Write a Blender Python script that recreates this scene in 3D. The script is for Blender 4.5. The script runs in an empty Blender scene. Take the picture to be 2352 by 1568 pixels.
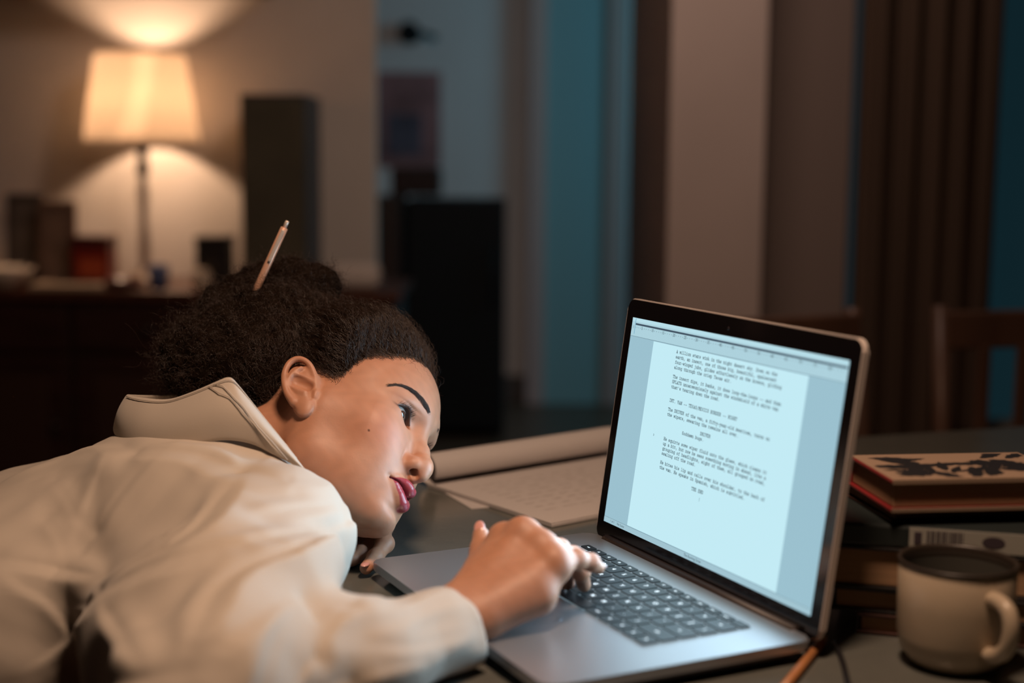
import bpy, bmesh, math, random
import numpy as np
from mathutils import Vector, Matrix

# ------------------------------------------------------------------ camera
S = bpy.context.scene
COL = S.collection
CAM_Z, PITCH, ROLL, FPX = 1.146, -0.12928, 0.00805, 3252.2
fw = np.array([0, math.cos(PITCH), math.sin(PITCH)])
r0 = np.array([1.0, 0, 0]); u0 = np.cross(r0, fw)
cr = math.cos(ROLL) * r0 + math.sin(ROLL) * u0
cu = -math.sin(ROLL) * r0 + math.cos(ROLL) * u0
CAM = np.array([0, 0, CAM_Z])
cd = bpy.data.cameras.new('camera')
cam = bpy.data.objects.new('camera', cd); COL.objects.link(cam)
m = Matrix.Identity(4)
for i in range(3):
    m[i][0], m[i][1], m[i][2], m[i][3] = cr[i], cu[i], -fw[i], CAM[i]
cam.matrix_world = m
cd.sensor_width = 36; cd.lens = FPX / 2352 * 36
cd.clip_start = .05
cd.dof.use_dof = True; cd.dof.focus_distance = 1.385; cd.dof.aperture_fstop = 2.25
S.camera = cam
# ------------------------------------------------------------------ world, exposure
S.view_settings.view_transform = 'Standard'; S.view_settings.look = 'None'
S.view_settings.exposure = 0.0; S.view_settings.gamma = 1
S.view_settings.use_curve_mapping = False
S.cycles.use_denoising = True
S.cycles.max_bounces = 6; S.cycles.diffuse_bounces = 3; S.cycles.glossy_bounces = 3
S.cycles.sample_clamp_indirect = 3.0
S.cycles.caustics_reflective = False; S.cycles.caustics_refractive = False
W = bpy.data.worlds.new('night'); S.world = W; W.use_nodes = True
W.node_tree.nodes['Background'].inputs[0].default_value = (.35, .55, .75, 1)
W.node_tree.nodes['Background'].inputs[1].default_value = .012

def R(a): return math.radians(a)
def area(name, loc, to, size, power, col, spread=math.pi, size_y=None):
    l = bpy.data.lights.new(name, 'AREA'); l.energy = power; l.color = col; l.size = size; l.spread = spread
    if size_y: l.shape = 'RECTANGLE'; l.size_y = size_y
    else: l.shape = 'DISK'
    o = bpy.data.objects.new(name, l); COL.objects.link(o); o.location = loc
    o.rotation_euler = (Vector(to) - Vector(loc)).to_track_quat('-Z', 'Y').to_euler()
    return o
def point(name, loc, power, col, r=.03):
    l = bpy.data.lights.new(name, 'POINT'); l.energy = power; l.color = col; l.shadow_soft_size = r
    o = bpy.data.objects.new(name, l); COL.objects.link(o); o.location = loc
    return o
# the pendant lamp over the near end of the room (behind and left of the camera)
area('pendant_lamp_light', (.10, .86, 1.97), (-.08, 1.25, .80), .22, 10.0, (1, .66, .45), spread=R(150))
# added fill beyond the table, out of view, to brighten the far walls
area('wall_fill_light', (.35, 2.5, 2.45), (-.2, 4.8, 1.0), .5, 8, (1, .73, .60), spread=R(160))
# the cold night light in the far room
area('night_window_light', (2.3, 5.3, 2.0), (.3, 6.3, 1.3), .9, 20, (.16, .52, .68))
# the bedside lamp's bulb
point('lamp_bulb_light', (-1.198, 4.608, 1.335), 21, (1, .64, .41), .036)

# ------------------------------------------------------------------ helpers
MATS = {}
def mat(name, col, rough=.5, metal=0, emit=None, es=0, spec=.5, noise=None, bump=0, bscale=200, trans=0, sss=0, coat=0):
    if name in MATS: return MATS[name]
    M = bpy.data.materials.new(name); M.use_nodes = True
    nt = M.node_tree; b = nt.nodes['Principled BSDF']
    b.inputs['Base Color'].default_value = (*col, 1); b.inputs['Roughness'].default_value = rough
    b.inputs['Metallic'].default_value = metal; b.inputs['Specular IOR Level'].default_value = spec
    if coat: b.inputs['Coat Weight'].default_value = coat; b.inputs['Coat Roughness'].default_value = .1
    if emit: b.inputs['Emission Color'].default_value = (*emit, 1); b.inputs['Emission Strength'].default_value = es
    if noise or bump:
        tc = nt.nodes.new('ShaderNodeTexCoord')
    if noise:
        sc, amt, stretch = noise
        mp = nt.nodes.new('ShaderNodeMapping'); mp.inputs['Scale'].default_value = stretch
        nz = nt.nodes.new('ShaderNodeTexNoise'); nz.inputs['Scale'].default_value = sc; nz.inputs['Detail'].default_value = 6
        rp = nt.nodes.new('ShaderNodeValToRGB')
        rp.color_ramp.elements[0].position = .3; rp.color_ramp.elements[1].position = .7
        rp.color_ramp.elements[0].color = (*[c * (1 - amt) for c in col], 1)
        rp.color_ramp.elements[1].color = (*[min(1, c * (1 + amt)) for c in col], 1)
        nt.links.new(tc.outputs['Object'], mp.inputs[0]); nt.links.new(mp.outputs[0], nz.inputs['Vector'])
        nt.links.new(nz.outputs[0], rp.inputs[0]); nt.links.new(rp.outputs[0], b.inputs['Base Color'])
    if bump:
        n2 = nt.nodes.new('ShaderNodeTexNoise'); n2.inputs['Scale'].default_value = bscale; n2.inputs['Detail'].default_value = 4
        bp = nt.nodes.new('ShaderNodeBump'); bp.inputs['Strength'].default_value = bump; bp.inputs['Distance'].default_value = .001
        nt.links.new(tc.outputs['Object'], n2.inputs['Vector']); nt.links.new(n2.outputs[0], bp.inputs['Height'])
        nt.links.new(bp.outputs[0], b.inputs['Normal'])
    MATS[name] = M
    return M

def link(name, me, mt=None, parent=None, loc=None, rot=None, smooth=False):
    o = bpy.data.objects.new(name, me); COL.objects.link(o)
    if mt is not None and not me.materials: me.materials.append(mt)
    if parent: o.parent = parent
    if loc is not None: o.location = loc
    if rot is not None: o.rotation_euler = rot
    if smooth:
        me.polygons.foreach_set('use_smooth', np.ones(len(me.polygons), bool))
    return o
def from_bm(name, bm, mt=None, parent=None, loc=None, rot=None, smooth=False):
    bmesh.ops.recalc_face_normals(bm, faces=bm.faces)
    me = bpy.data.meshes.new(name); bm.to_mesh(me); bm.free()
    return link(name, me, mt, parent, loc, rot, smooth)
def pydata(name, v, f, mt=None, parent=None, smooth=False, **k):
    me = bpy.data.meshes.new(name); me.from_pydata([tuple(map(float, x)) for x in v], [], [tuple(map(int, x)) for x in f]); me.update()
    return link(name, me, mt, parent, smooth=smooth, **k)
def tag(o, label=None, cat=None, group=None, kind=None):
    if label: o['label'] = label
    if cat: o['category'] = cat
    if group: o['group'] = group
    if kind: o['kind'] = kind
    return o
def empty(name, loc, rz=0, label=None, cat=None, group=None):
    o = bpy.data.objects.new(name, None); COL.objects.link(o); o.location = loc; o.rotation_euler = (0, 0, rz)
    o.empty_display_size = .05
    return tag(o, label, cat, group)
def add_box(bm, lo, hi, bev=0, seg=2):
    lo = Vector(lo); hi = Vector(hi); c = (lo + hi) / 2; d = hi - lo
    g = bmesh.ops.create_cube(bm, size=1, matrix=Matrix.Translation(c) @ Matrix.Diagonal((*d, 1)))
    if bev:
        es = {e for v in g['verts'] for e in v.link_edges}
        bmesh.ops.bevel(bm, geom=list(es), offset=bev, segments=seg, affect='EDGES', profile=.5, clamp_overlap=True)
def box(name, lo, hi, mt, parent=None, bev=0, seg=2, **k):
    bm = bmesh.new(); add_box(bm, lo, hi, bev, seg)
    return from_bm(name, bm, mt, parent, **k)
def lathe(name, prof, mt, parent=None, n=48, **k):
    bm = bmesh.new(); rings = []
    for r, z in prof:
        rings.append([bm.verts.new((max(r, 1e-5) * math.cos(2 * math.pi * i / n), max(r, 1e-5) * math.sin(2 * math.pi * i / n), z)) for i in range(n)])
    for a, b in zip(rings, rings[1:]):
        for i in range(n): bm.faces.new((a[i], a[(i + 1) % n], b[(i + 1) % n], b[i]))
    for ring, (r, z) in ((rings[0], prof[0]), (rings[-1], prof[-1])):
        if r < 1e-4: pass
    bmesh.ops.remove_doubles(bm, verts=bm.verts, dist=1e-6)
    return from_bm(name, bm, mt, parent, smooth=True, **k)
def tube_bm(bm, pts, rad, n=10, cap=True):
    pts = [Vector(p) for p in pts]
    rs = rad if isinstance(rad, (list, tuple)) else [rad] * len(pts)
    up = None; rings = []
    for i, p in enumerate(pts):
        t = (pts[min(i + 1, len(pts) - 1)] - pts[max(i - 1, 0)]).normalized()
        if up is None: up = t.orthogonal().normalized()
        up = (up - t * up.dot(t)).normalized(); s = t.cross(up)
        rings.append([bm.verts.new(p + rs[i] * (math.cos(2 * math.pi * k / n) * up + math.sin(2 * math.pi * k / n) * s)) for k in range(n)])
    for a, b in zip(rings, rings[1:]):
        for k in range(n): bm.faces.new((a[k], a[(k + 1) % n], b[(k + 1) % n], b[k]))
    if cap:
        bm.faces.new(rings[0]); bm.faces.new(rings[-1])
def tube(name, pts, rad, mt, parent=None, n=10, **k):
    bm = bmesh.new(); tube_bm(bm, pts, rad, n)
    return from_bm(name, bm, mt, parent, smooth=True, **k)
def rslab(bm, x0, x1, y0, y1, z0, z1, r, n=6, bev=0):
    pts = []
    for cx, cy, a0 in ((x1 - r, y1 - r, 0), (x0 + r, y1 - r, 90), (x0 + r, y0 + r, 180), (x1 - r, y0 + r, 270)):
        for i in range(n + 1):
            a = R(a0 + 90 * i / n); pts.append((cx + r * math.cos(a), cy + r * math.sin(a)))
    lv = [bm.verts.new((x, y, z0)) for x, y in pts]; hv = [bm.verts.new((x, y, z1)) for x, y in pts]
    f0 = bm.faces.new(lv[::-1]); f1 = bm.faces.new(hv); k = len(pts)
    for i in range(k): bm.faces.new((lv[i], lv[(i + 1) % k], hv[(i + 1) % k], hv[i]))
    if bev:
        bmesh.ops.bevel(bm, geom=list(f0.edges) + list(f1.edges), offset=bev, segments=2, affect='EDGES')
def slab(name, x0, x1, y0, y1, z0, z1, r, mt, parent=None, bev=0, n=6, **k):
    bm = bmesh.new(); rslab(bm, x0, x1, y0, y1, z0, z1, r, n, bev)
    return from_bm(name, bm, mt, parent, **k)
def copy_tree(o, parent=None):
    c = o.copy(); COL.objects.link(c)
    if parent: c.parent = parent
    for ch in list(o.children): copy_tree(ch, c)
    return c
def ray(u, v):
    return cr * (u - 1176) / FPX - cu * (v - 784) / FPX + fw
def atY(u, v, Y):
    d = ray(u, v); return CAM + d * (Y / d[1])
def atZ(u, v, z):
    d = ray(u, v); return CAM + d * ((z - CAM_Z) / d[2])
TABLE = .75

# ------------------------------------------------------------------ the room
plaster = mat('plaster', (.62, .56, .50), .9, noise=(3, .05, (1, 1, 1)), bump=.15, bscale=60)
plaster_far = mat('plaster_far', (.72, .72, .74), .9, noise=(2, .05, (1, 1, 1)))
wood_dark = mat('dark_wood', (.026, .009, .006), .45, noise=(8, .35, (1, 8, 1)))
wood_mid = mat('brown_wood', (.13, .06, .033), .45, noise=(8, .3, (1, 1, .15)))
warm_trim = mat('warm_lit_trim', (.56, .40, .38), .5)  # warm light on the casings put into a pinkish colour
def struct(name, lo, hi, mt, **k): return tag(box(name, lo, hi, mt, **k), kind='structure')
struct('floor', (-4, -2.2, -.1), (4, 7.2, 0), mat('floor_boards', (.10, .055, .035), .4, noise=(3, .3, (1, 9, 1))))
struct('ceiling', (-4, -2.2, 2.7), (4, 7.2, 2.8), mat('ceiling_paint', (.30, .27, .25), .9))
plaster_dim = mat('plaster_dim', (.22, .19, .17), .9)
WY = 4.80
struct('wall_back', (-4, WY, 0), (-.462, WY + .05, 2.7), plaster)
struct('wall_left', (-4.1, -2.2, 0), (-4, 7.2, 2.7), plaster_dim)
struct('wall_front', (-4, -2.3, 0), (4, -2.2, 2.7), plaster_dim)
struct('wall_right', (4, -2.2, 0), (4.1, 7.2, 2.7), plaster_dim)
struct('wall_far', (-2.5, 6.6, 0), (4, 6.74, 2.7), plaster_far)
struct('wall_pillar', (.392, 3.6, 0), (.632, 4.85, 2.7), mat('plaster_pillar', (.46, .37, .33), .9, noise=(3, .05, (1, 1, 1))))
struct('wall_recess', (.632, 4.1, 0), (.965, 4.85, 2.7), mat('plaster_shaded', (.24, .18, .155), .9))  # shade of the recess put into a darker plaster colour
# wooden beam above the lamp
struct('trim_1', (-3.2, 4.45, 1.668), (-.80, WY, 1.77), wood_dark, bev=.004)
# far room: narrow door between two pale casings, and window at right
struct('door_1', (.150, 6.54, 0), (.425, 6.6, 2.2), mat('teal_door', (.26, .46, .50), .6), bev=.004)
struct('trim_2', (.065, 6.52, 0), (.150, 6.6, 2.3), warm_trim, bev=.006)
struct('trim_3', (.425, 6.52, 0), (.52, 6.6, 2.3), warm_trim, bev=.006)
bb = mat('baseboard_paint', (.10, .09, .09), .5)
struct('baseboard_far', (-2.5, 6.57, 0), (.065, 6.6, .13), bb, bev=.004)
struct('baseboard_back', (-4, WY - .02, 0), (-.47, WY, .11), bb, bev=.004)
# window behind the curtain
night = mat('night_glass', (.02, .03, .04), .1, emit=(.05, .18, .24), es=.085)
struct('wall_window', (.965, 4.30, 0), (3.9, 4.42, .35), plaster)
wn = tag(box('window_1', (.975, 4.36, .35), (3.9, 4.37, 2.7), night), kind='structure')
for k, x in enumerate((.975, 1.95, 2.9)):
    box('window_mullion', (x, 4.33, .35), (x + .05, 4.40, 2.7), wood_mid, wn, bev=.004)

# ------------------------------------------------------------------ table
tb = empty('table', (-.098, 1.81, 0), math.atan2(.32, .947), 'long table with a dark glossy glass top under the open laptop', 'table')
glass_top = mat('dark_glass', (.112, .115, .104), .20, spec=.6, noise=(30, .06, (1, 1, 1)))
steel = mat('brushed_steel', (.30, .29, .28), .35, metal=1)
box('tabletop', (-.30, -1.20, .738), (1.95, 0, TABLE), glass_top, tb, bev=.003)
box('apron', (-.20, -1.08, .69), (1.85, -.10, .738), wood_mid, tb, bev=.004)
for x in (-.19, 1.84):
    for y in (-1.07, -.11):
        box('leg', (x - .03, y - .03, 0), (x + .03, y + .03, .69), wood_mid, tb, bev=.005)

# ------------------------------------------------------------------ laptop
LW, LD = .359, .247
lap = empty('laptop', (-.1327, 1.3009, .768), R(-63.674), 'open silver laptop showing a typed script page', 'laptop')
o_ = Vector((1.22473717, -.45806779, 0)); cy, sy = math.cos(R(-63.674)), math.sin(R(-63.674))
lap.location = (-(o_.x * cy + o_.y * -sy), -(o_.x * sy + o_.y * cy), .768)
alu = mat('aluminium', (.52, .53, .56), .36, metal=.85, bump=.05, bscale=900)
black_gloss = mat('black_glass', (.006, .005, .006), .12)
black_matte = mat('black_plastic', (.012, .011, .012), .45)
slab('base', 0, LW, 0, LD - .006, -.0080, 0, .011, alu, lap, bev=.0012)
slab('bottom_case', .008, LW - .008, .008, LD - .012, -.0145, -.0078, .010, mat('bottom_dark', (.10, .10, .11), .5, metal=.6), lap, bev=.002)
slab('trackpad', .127, .232, .006, .082, -.001, .0002, .003, mat('trackpad_glass', (.47, .48, .51), .3, metal=.8), lap)
for x in (.02, LW - .02):
    for y in (.02, LD - .03): lathe('foot', [(0, -.018), (.007, -.018), (.007, -.0144), (0, -.0144)], black_matte, lap, n=16, loc=(x, y, 0))
tube('hinge', [(.026, LD - .005, -.003), (LW - .026, LD - .005, -.003)], .0062, mat('hinge_black', (.02, .012, .011), .5), lap, n=14)
# keyboard
slab('keyboard_well', .0435, .3155, .1085, .2125, .0001, .0004, .003, mat('key_backlight', (.05, .055, .06), .5, emit=(.6, .85, 1), es=.22), lap)
keycap = mat('keycap', (.011, .012, .014), .38)
legend = mat('key_legend', (.6, .7, .75), .5, emit=(.75, .9, 1), es=1.8)
rows = [
    (.2020, .0095, [('esc', 1)] + [('F%d' % i, 1) for i in range(1, 13)] + [('', 1)], 1.0),
    (.1830, .0165, [(c, 1) for c in '`1234567890-='] + [('del', 1.5)], 1),
    (.1640, .0165, [('tab', 1.5)] + [(c, 1) for c in 'QWERTYUIOP[]\\'], 1),
    (.1450, .0165, [('caps', 1.75)] + [(c, 1) for c in "ASDFGHJKL;'"] + [('ret', 1.75)], 1),
    (.1265, .0165, [('shift', 2.25)] + [(c, 1) for c in 'ZXCVBNM,./'] + [('shift', 2.25)], 1),
    (.1095, .0150, [('fn', 1), ('ctrl', 1), ('alt', 1), ('cmd', 1.25), ('', 5), ('cmd', 1.25), ('alt', 1), ('<', 1), ('v', 1), ('>', 1)], 1)]
key_me, leg_me = {}, {}
def glyph_mesh(txt, size, name='glyph'):
    c = bpy.data.curves.new(name, 'FONT'); c.body = txt; c.size = size; c.align_x = 'CENTER'; c.align_y = 'CENTER'; c.resolution_u = 2
    o = bpy.data.objects.new(name, c); COL.objects.link(o)
    bpy.context.view_layer.update()
    me = bpy.data.meshes.new_from_object(o.evaluated_get(bpy.context.evaluated_depsgraph_get()))
    bpy.data.objects.remove(o); bpy.data.curves.remove(c)
    return me
for y, h, ks, _ in rows:
    tot = sum(w for _, w in ks); unit = .2705 / tot; x = .0443
    for c, w in ks:
        kw = w * unit - .0026
        k = (round(kw, 5), h)
        if k not in key_me:
            bm = bmesh.new(); rslab(bm, -kw / 2, kw / 2, -h / 2, h / 2, 0, .0011, .0016, 3)
            bmesh.ops.recalc_face_normals(bm, faces=bm.faces)
            key_me[k] = bpy.data.meshes.new('key'); bm.to_mesh(key_me[k]); bm.free()
        ko = link('key', key_me[k], keycap, lap, (x + w * unit / 2, y + h / 2, .0004))
        if c:
            sz = .0062 if len(c) == 1 else .0034
            if c not in leg_me: leg_me[c] = glyph_mesh(c, sz)
            link('legend', leg_me[c], legend, ko, (0, 0, .00118))
        x += w * unit
# lid, hinged at the back: x along the hinge, y up the lid, z out of the screen
LA = R(90) - .14486
LIDLOC = (0, LD - .0024, -.0042)
LH = .2455
bm = bmesh.new(); rslab(bm, 0, LW, .0, LH, -.0062, 0, .0105, 8, .0014)
lid = from_bm('lid', bm, mat('lid_aluminium', (.66, .58, .54), .45, metal=.2), lap, LIDLOC, (LA, 0, 0))
slab('bezel', .0013, LW - .0013, .0012, LH - .0013, -.0002, .0005, .0095, black_gloss, lid, n=8)
lathe('webcam', [(0, .0006), (.0016, .0006), (.0018, .0007), (0, .0009)], mat('webcam_glass', (.02, .015, .02), .1), lid, n=16, loc=(.1767, .2335, 0))
def emis(name, c, s=1.0):
    M = bpy.data.materials.new(name); M.use_nodes = True; nt = M.node_tree; nt.nodes.clear()
    e = nt.nodes.new('ShaderNodeEmission'); e.inputs[0].default_value = (*c, 1); e.inputs[1].default_value = s
    ou = nt.nodes.new('ShaderNodeOutputMaterial'); nt.links.new(e.outputs[0], ou.inputs[0]); return M
SX0, SX1, SY0, SY1 = .0137, .3453, .0185, .2265
scr = slab('screen', SX0, SX1, SY0, SY1, .0004, .0008, .0008, emis('screen_grey', (.33, .53, .62)), lap, loc=LIDLOC, rot=(LA, 0, 0))
slab('document_page', .0577, .2985, .0245, .2075, .0008, .00086, .0003, emis('screen_white', (.55, .83, .91)), scr)
slab('ruler_strip', SX0, SX1, .2082, .2230, .0008, .00084, .0003, emis('screen_ruler', (.42, .64, .72)), scr)
slab('title_strip', SX0, SX1, .2230, SY1, .0008, .00084, .0003, emis('screen_title', (.48, .73, .81)), scr)
slab('status_strip', SX0, SX1, SY0, .0240, .0008, .00088, .0003, emis('screen_status', (.36, .55, .63)), scr)
ink = emis('screen_ink', (.020, .035, .055))
ink2 = emis('screen_ruler_bar', (.055, .085, .12))
thin = emis('screen_line', (.15, .24, .29))
slab('ruler_bar', .0205, SX1 - .001, .2196, .2214, .00084, .00090, .0001, ink2, scr)
box('rule_line', (SX0, .2080, .00084), (SX1, .2084, .0009), thin, scr)
box('rule_line', (SX0, .0238, .00088), (SX1, .0241, .00093), thin, scr)
box('ruler_marker', (.0197, .2105, .00088), (.0203, SY1 - .0005, .00095), emis('screen_blue', (.10, .33, .50)), scr)
G = {'a': '15 26 46 55 52 62|54 24 13 22 42 53', 'b': '08 18 12 02|15 26 46 55 53 42 22 13', 'c': '55 46 26 15 13 22 42 53', 'd': '48 58 52 62|55 46 26 15 13 22 42 53',
     'e': '14 54 55 46 26 15 13 22 42 53', 'f': '58 48 37 32|16 56|12 52', 'g': '55 46 26 15 13 22 42 53|66 56 51 40 20', 'h': '08 18 12|02 22|15 26 46 55 52|42 62',
     'i': '16 36 32|12 52|37 38', 'j': '26 46 41 30 10|47 48', 'k': '08 18 12|14 46|34 52|42 62', 'l': '18 38 32|12 52', 'm': '06 16 12|15 26 35 32|35 46 56 52',
     'n': '06 16 12|02 22|15 26 46 55 52|42 62', 'o': '26 46 55 53 42 22 13 15 26', 'p': '06 16 10|00 20|15 26 46 55 53 42 22 13', 'q': '66 56 50|40 60|55 46 26 15 13 22 42 53',
     'r': '06 26 22|02 42|25 36 56', 's': '55 46 26 15 24 44 53 42 22 13', 't': '27 23 32 42 53|06 56', 'u': '06 16 13 22 42 53|46 56 52 62', 'v': '06 26|16 32 56|46 66',
     'w': '06 16 22 35 42 56 66', 'x': '16 52|56 12', 'y': '06 26|16 33|56 20|46 66|10 30', 'z': '16 56 12 52',
     'A': '02 22|12 38 52|42 62|24 44', 'T': '07 08 68 67|38 32|22 42', 'S': '57 48 28 17 16 25 45 54 53 42 22 13', 'P': '02 32|18 12|08 48 57 56 45 15', 'L': '08 38|18 12 52 54',
     'I': '18 58|38 32|12 52', 'N': '08 18 52 58|48 68|18 12|02 22', 'V': '08 28|18 32 58|48 68', 'E': '08 58 57|18 12|02 52 53|15 45', 'X': '18 52|58 12', 'M': '08 18 35 58 68|18 12|58 52|02 22|42 62',
     'C': '57 48 28 17 13 22 42 53', 'O': '28 48 57 53 42 22 13 17 28', 'D': '08 38 57 53 32 02|18 12', 'R': '08 48 57 56 45 15|18 12|02 22|35 52 62', 'B': '08 48 57 56 45 54 53 42 02|18 12|15 45',
     'H': '08 28|48 68|18 12|58 52|02 22|42 62|15 55', 'G': '57 48 28 17 13 22 42 53 55 35', '/': '10 58', '-': '14 54', '.': '32 42', ',': '33 31 20', "'": '38 36', '>': '27 45 23'}
def typed(lines, pitch, h, th):
    V, F = [], []
    sx, syy = pitch / 7.2, h / 6
    def seg(a, b):
        a = Vector(a); b = Vector(b); d = (b - a)
        if d.length < 1e-7: return
        d.normalize(); n = Vector((-d.y, d.x)) * th / 2; a = a - d * th / 2; b = b + d * th / 2
        k = len(V)
        for q in (a - n, b - n, b + n, a + n): V.append((q.x, q.y, 0))
        F.append((k, k + 1, k + 2, k + 3))
    for x0, y0, t in lines:
        for i, ch in enumerate(t):
            if ch not in G: continue
            for pl in G[ch].split('|'):
                p = [(x0 + i * pitch + int(q[0]) * sx, y0 + (int(q[1]) - 2) * syy) for q in pl.split()]
                for a, b in zip(p, p[1:]): seg(a, b)
    return V, F
PT = .00276; X0 = .1000
text = [(0, 201.4, 'A million stars wink in the night desert sky. Down on the'), (0, 196.4, 'earth, an insect, one of those big, beautiful, opalescent'),
        (0, 191.4, 'four-winged jobs, glides effortlessly on the breeze, gliding'), (0, 186.4, 'along through the crisp Texas air.'),
        (0, 177.5, 'The insect dips, it banks, it does loop-the-loops -- and then'), (0, 172.6, 'SPLATS unceremoniously against the windshield of a white van'),
        (0, 167.7, "that's tearing down the road."), (0, 154.7, 'INT. VAN -- TEXAS/MEXICO BORDER -- NIGHT'),
        (0, 146.0, 'The DRIVER of the van, a fifty-year-old American, turns on'), (0, 141.1, 'the wipers, smearing the remains all over.'),
        (21, 132.7, 'DRIVER'), (10.5, 128.0, 'Goddamn bugs.'),
        (0, 117.5, 'He squirts some wiper fluid onto the glass, which cleans it'), (0, 112.8, 'up a bit, but now he sees something moving in ahead, like a'),
        (0, 108.1, 'grouping of headlights, eight of them, all grouped on road,'), (0, 103.4, 'sealing off the road.'),
        (0, 94.7, 'He bites his lip and calls over his shoulder, to the back of'), (0, 89.9, 'the van. He speaks in Spanish, which is subtitled.'), (20.6, 81.3, 'THE END')]
V, F = typed([(X0 + c * PT, y / 1000, t) for c, y, t in text] + [(.0805, .1178, '>')], PT, .0027, .00048)
pydata('script_text', V, F, ink, scr, loc=(0, 0, .00092))
box('text_caret', (.1712, .0735, .00088), (.1716, .0770, .00092), thin, scr)
# ruler numerals and dots, status texts
bmr = bmesh.new()
def add_glyph(bm, txt, size, x, y):
    me = glyph_mesh(txt, size); n0 = len(bm.verts); bm.from_mesh(me); bm.verts.ensure_lookup_table()
    for v in bm.verts[n0:]: v.co += Vector((x, y, 0))
    bpy.data.meshes.remove(me)
for i in range(17):
    add_glyph(bmr, '1' if i == 0 else str(5 * i), .0042, .0135 + .0037 if i == 0 else .0335 + (i - 1) * .01935, .2172)
    for j in range(1, 5):
        x = (.0172 if i == 0 else .0335 + (i - 1) * .01935) + j * (.0163 if i == 0 else .01935) / 5
        if x > SX1 - .002: continue
        v = [bmr.verts.new((x + a * .0003, .2172 + b * .0003, 0)) for a, b in ((-1, -1), (1, -1), (1, 1), (-1, 1))]; bmr.faces.new(v)
add_glyph(bmr, '1 of 1', .0034, .0300, .0213)
add_glyph(bmr, 'No Scene', .0034, .0460, .0213)
add_glyph(bmr, 'The Running Script', .0036, .1740, .0213)
from_bm('ruler_text', bmr, ink, scr, loc=(0, 0, .00096))
# the backlight's own light towards the user (screens are brightest straight ahead)
bpy.context.view_layer.update()
Ml = lap.matrix_world @ Matrix.Translation(LIDLOC) @ Matrix.Rotation(LA, 4, 'X')
pa = Ml @ Vector(((SX0 + SX1) / 2, (SY0 + SY1) / 2, .0015)); pb = Ml @ Vector(((SX0 + SX1) / 2, (SY0 + SY1) / 2, 1))
sl = area('screen_backlight', pa, pb, .32, 1.45, (.55, .80, 1.0), spread=R(125), size_y=.2)
# a rectangle light's first axis is its width
sl.matrix_world = Matrix.Translation(pa) @ Ml.to_3x3().to_4x4() @ Matrix.Rotation(math.pi, 4, 'X')

# ------------------------------------------------------------------ papers
paper = mat('paper', (.52, .48, .47), .85, bump=.05, bscale=300)
ax, ay = Vector((.785, .62, 0)), Vector((-.62, .785, 0))
P1 = Vector(atZ(1268, 1200, .756))
ppr = empty('script_pages', (P1.x, P1.y, TABLE), math.atan2(.62, .785), 'stack of white handwritten pages with the far end curled over into a roll', 'papers')
Lr = .262; rr = .0185
def strip(name, prof, x0, x1, th, parent, mt):
    V, F = [], []
    n = len(prof)
    for side in (x0, x1):
        for i, (y, z) in enumerate(prof):
            a = prof[max(i - 1, 0)]; b = prof[min(i + 1, n - 1)]; d = Vector((b[0] - a[0], b[1] - a[1])).normalized()
            V.append((side, y, z)); V.append((side, y - d.y * th, z + d.x * th))
    k = 2 * n
    for i in range(n - 1):
        a, b, c, d = 2 * i, 2 * i + 1, 2 * i + 2, 2 * i + 3
        F += [(a, c, c + k, a + k), (b, b + k, d + k, d), (a, b, d, c), (a + k, c + k, d + k, b + k)]
    F += [(0, k, k + 1, 1), (2 * n - 2, 2 * n - 1, k + 2 * n - 1, k + 2 * n - 2)]
    return pydata(name, V, F, mt, parent)
prof = [(.0 + i * .02, .0004) for i in range(12)] + [(.235, .0006)]
prof2 = [(.001, .0042), (.12, .0042), (.20, .0042)] + [(.235 + rr * math.sin(t), .0042 + rr - rr * math.cos(t)) for t in np.linspace(0, R(300), 26)]
box('page_stack', (0, 0, .0003), (.297, .236, .0040), paper, ppr, bev=.0006)
strip('curled_page', prof2, 0, .297, .0010, ppr, paper)
random.seed(3)
V, F = [], []
for r_ in range(9):
    y = .185 - r_ * .017; x = .03
    while x < .2:
        w = random.uniform(.008, .022)
        k = len(V)
        V += [(x, y, .0054), (x + w, y + random.uniform(-.001, .001), .0054), (x + w, y + .0012, .0054), (x, y + .001, .0054)]; F.append((k, k + 1, k + 2, k + 3))
        x += w + random.uniform(.004, .012)
pydata('handwriting', V, F, mat('pencil_grey', (.34, .30, .28), .8), ppr)
P2 = Vector(atZ(1083, 1168, .7506))
sh = tag(box('paper_sheet', (0, 0, 0), (.19, .24, .0006), paper, loc=(P2.x, P2.y, TABLE), rot=(0, 0, R(24))), 'loose white paper sheet lying under the handwritten pages', 'paper')

# ------------------------------------------------------------------ books, case, mug, pencil, cable
tan = mat('page_edges', (.42, .25, .14), .85, noise=(90, .18, (.05, .05, 14)))
def book(name, X, Y, ang, w, d, z0, z1, cov, label, ct=.003, spine='back', cat='book'):
    b = empty(name, (X, Y, z0), R(ang), label, cat)
    h = z1 - z0
    box('cover', (0, 0, 0), (w, d, ct), cov, b, bev=.0008)
    box('cover', (0, 0, h - ct), (w, d, h), cov, b, bev=.0008)
    i = .004
    box('page_block', (i, i, ct), (w - i, d - .002, h - ct), tan, b, bev=.001)
    box('spine', (0, d - .003, 0), (w, d + .001, h), cov, b, bev=.0012)
    return b
cov_black = mat('black_cover', (.012, .010, .010), .5)
cov_red = mat('red_cover', (.20, .012, .014), .5)
cov_brown = mat('brown_cover', (.05, .018, .012), .55)
book('thin_book', .292, 1.154, -16, .21, .13, .75, .768, cov_brown, 'thin brown book at the bottom of the book stack')
book('book', .272, 1.162, -17, .22, .14, .7682, .7895, cov_black, 'dark covered book second from the bottom of the stack, under the thick one')
book('thick_book', .238, 1.164, -14, .235, .15, .7897, .8265, cov_black, 'thick black covered book under the case with the barcode label')
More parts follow.
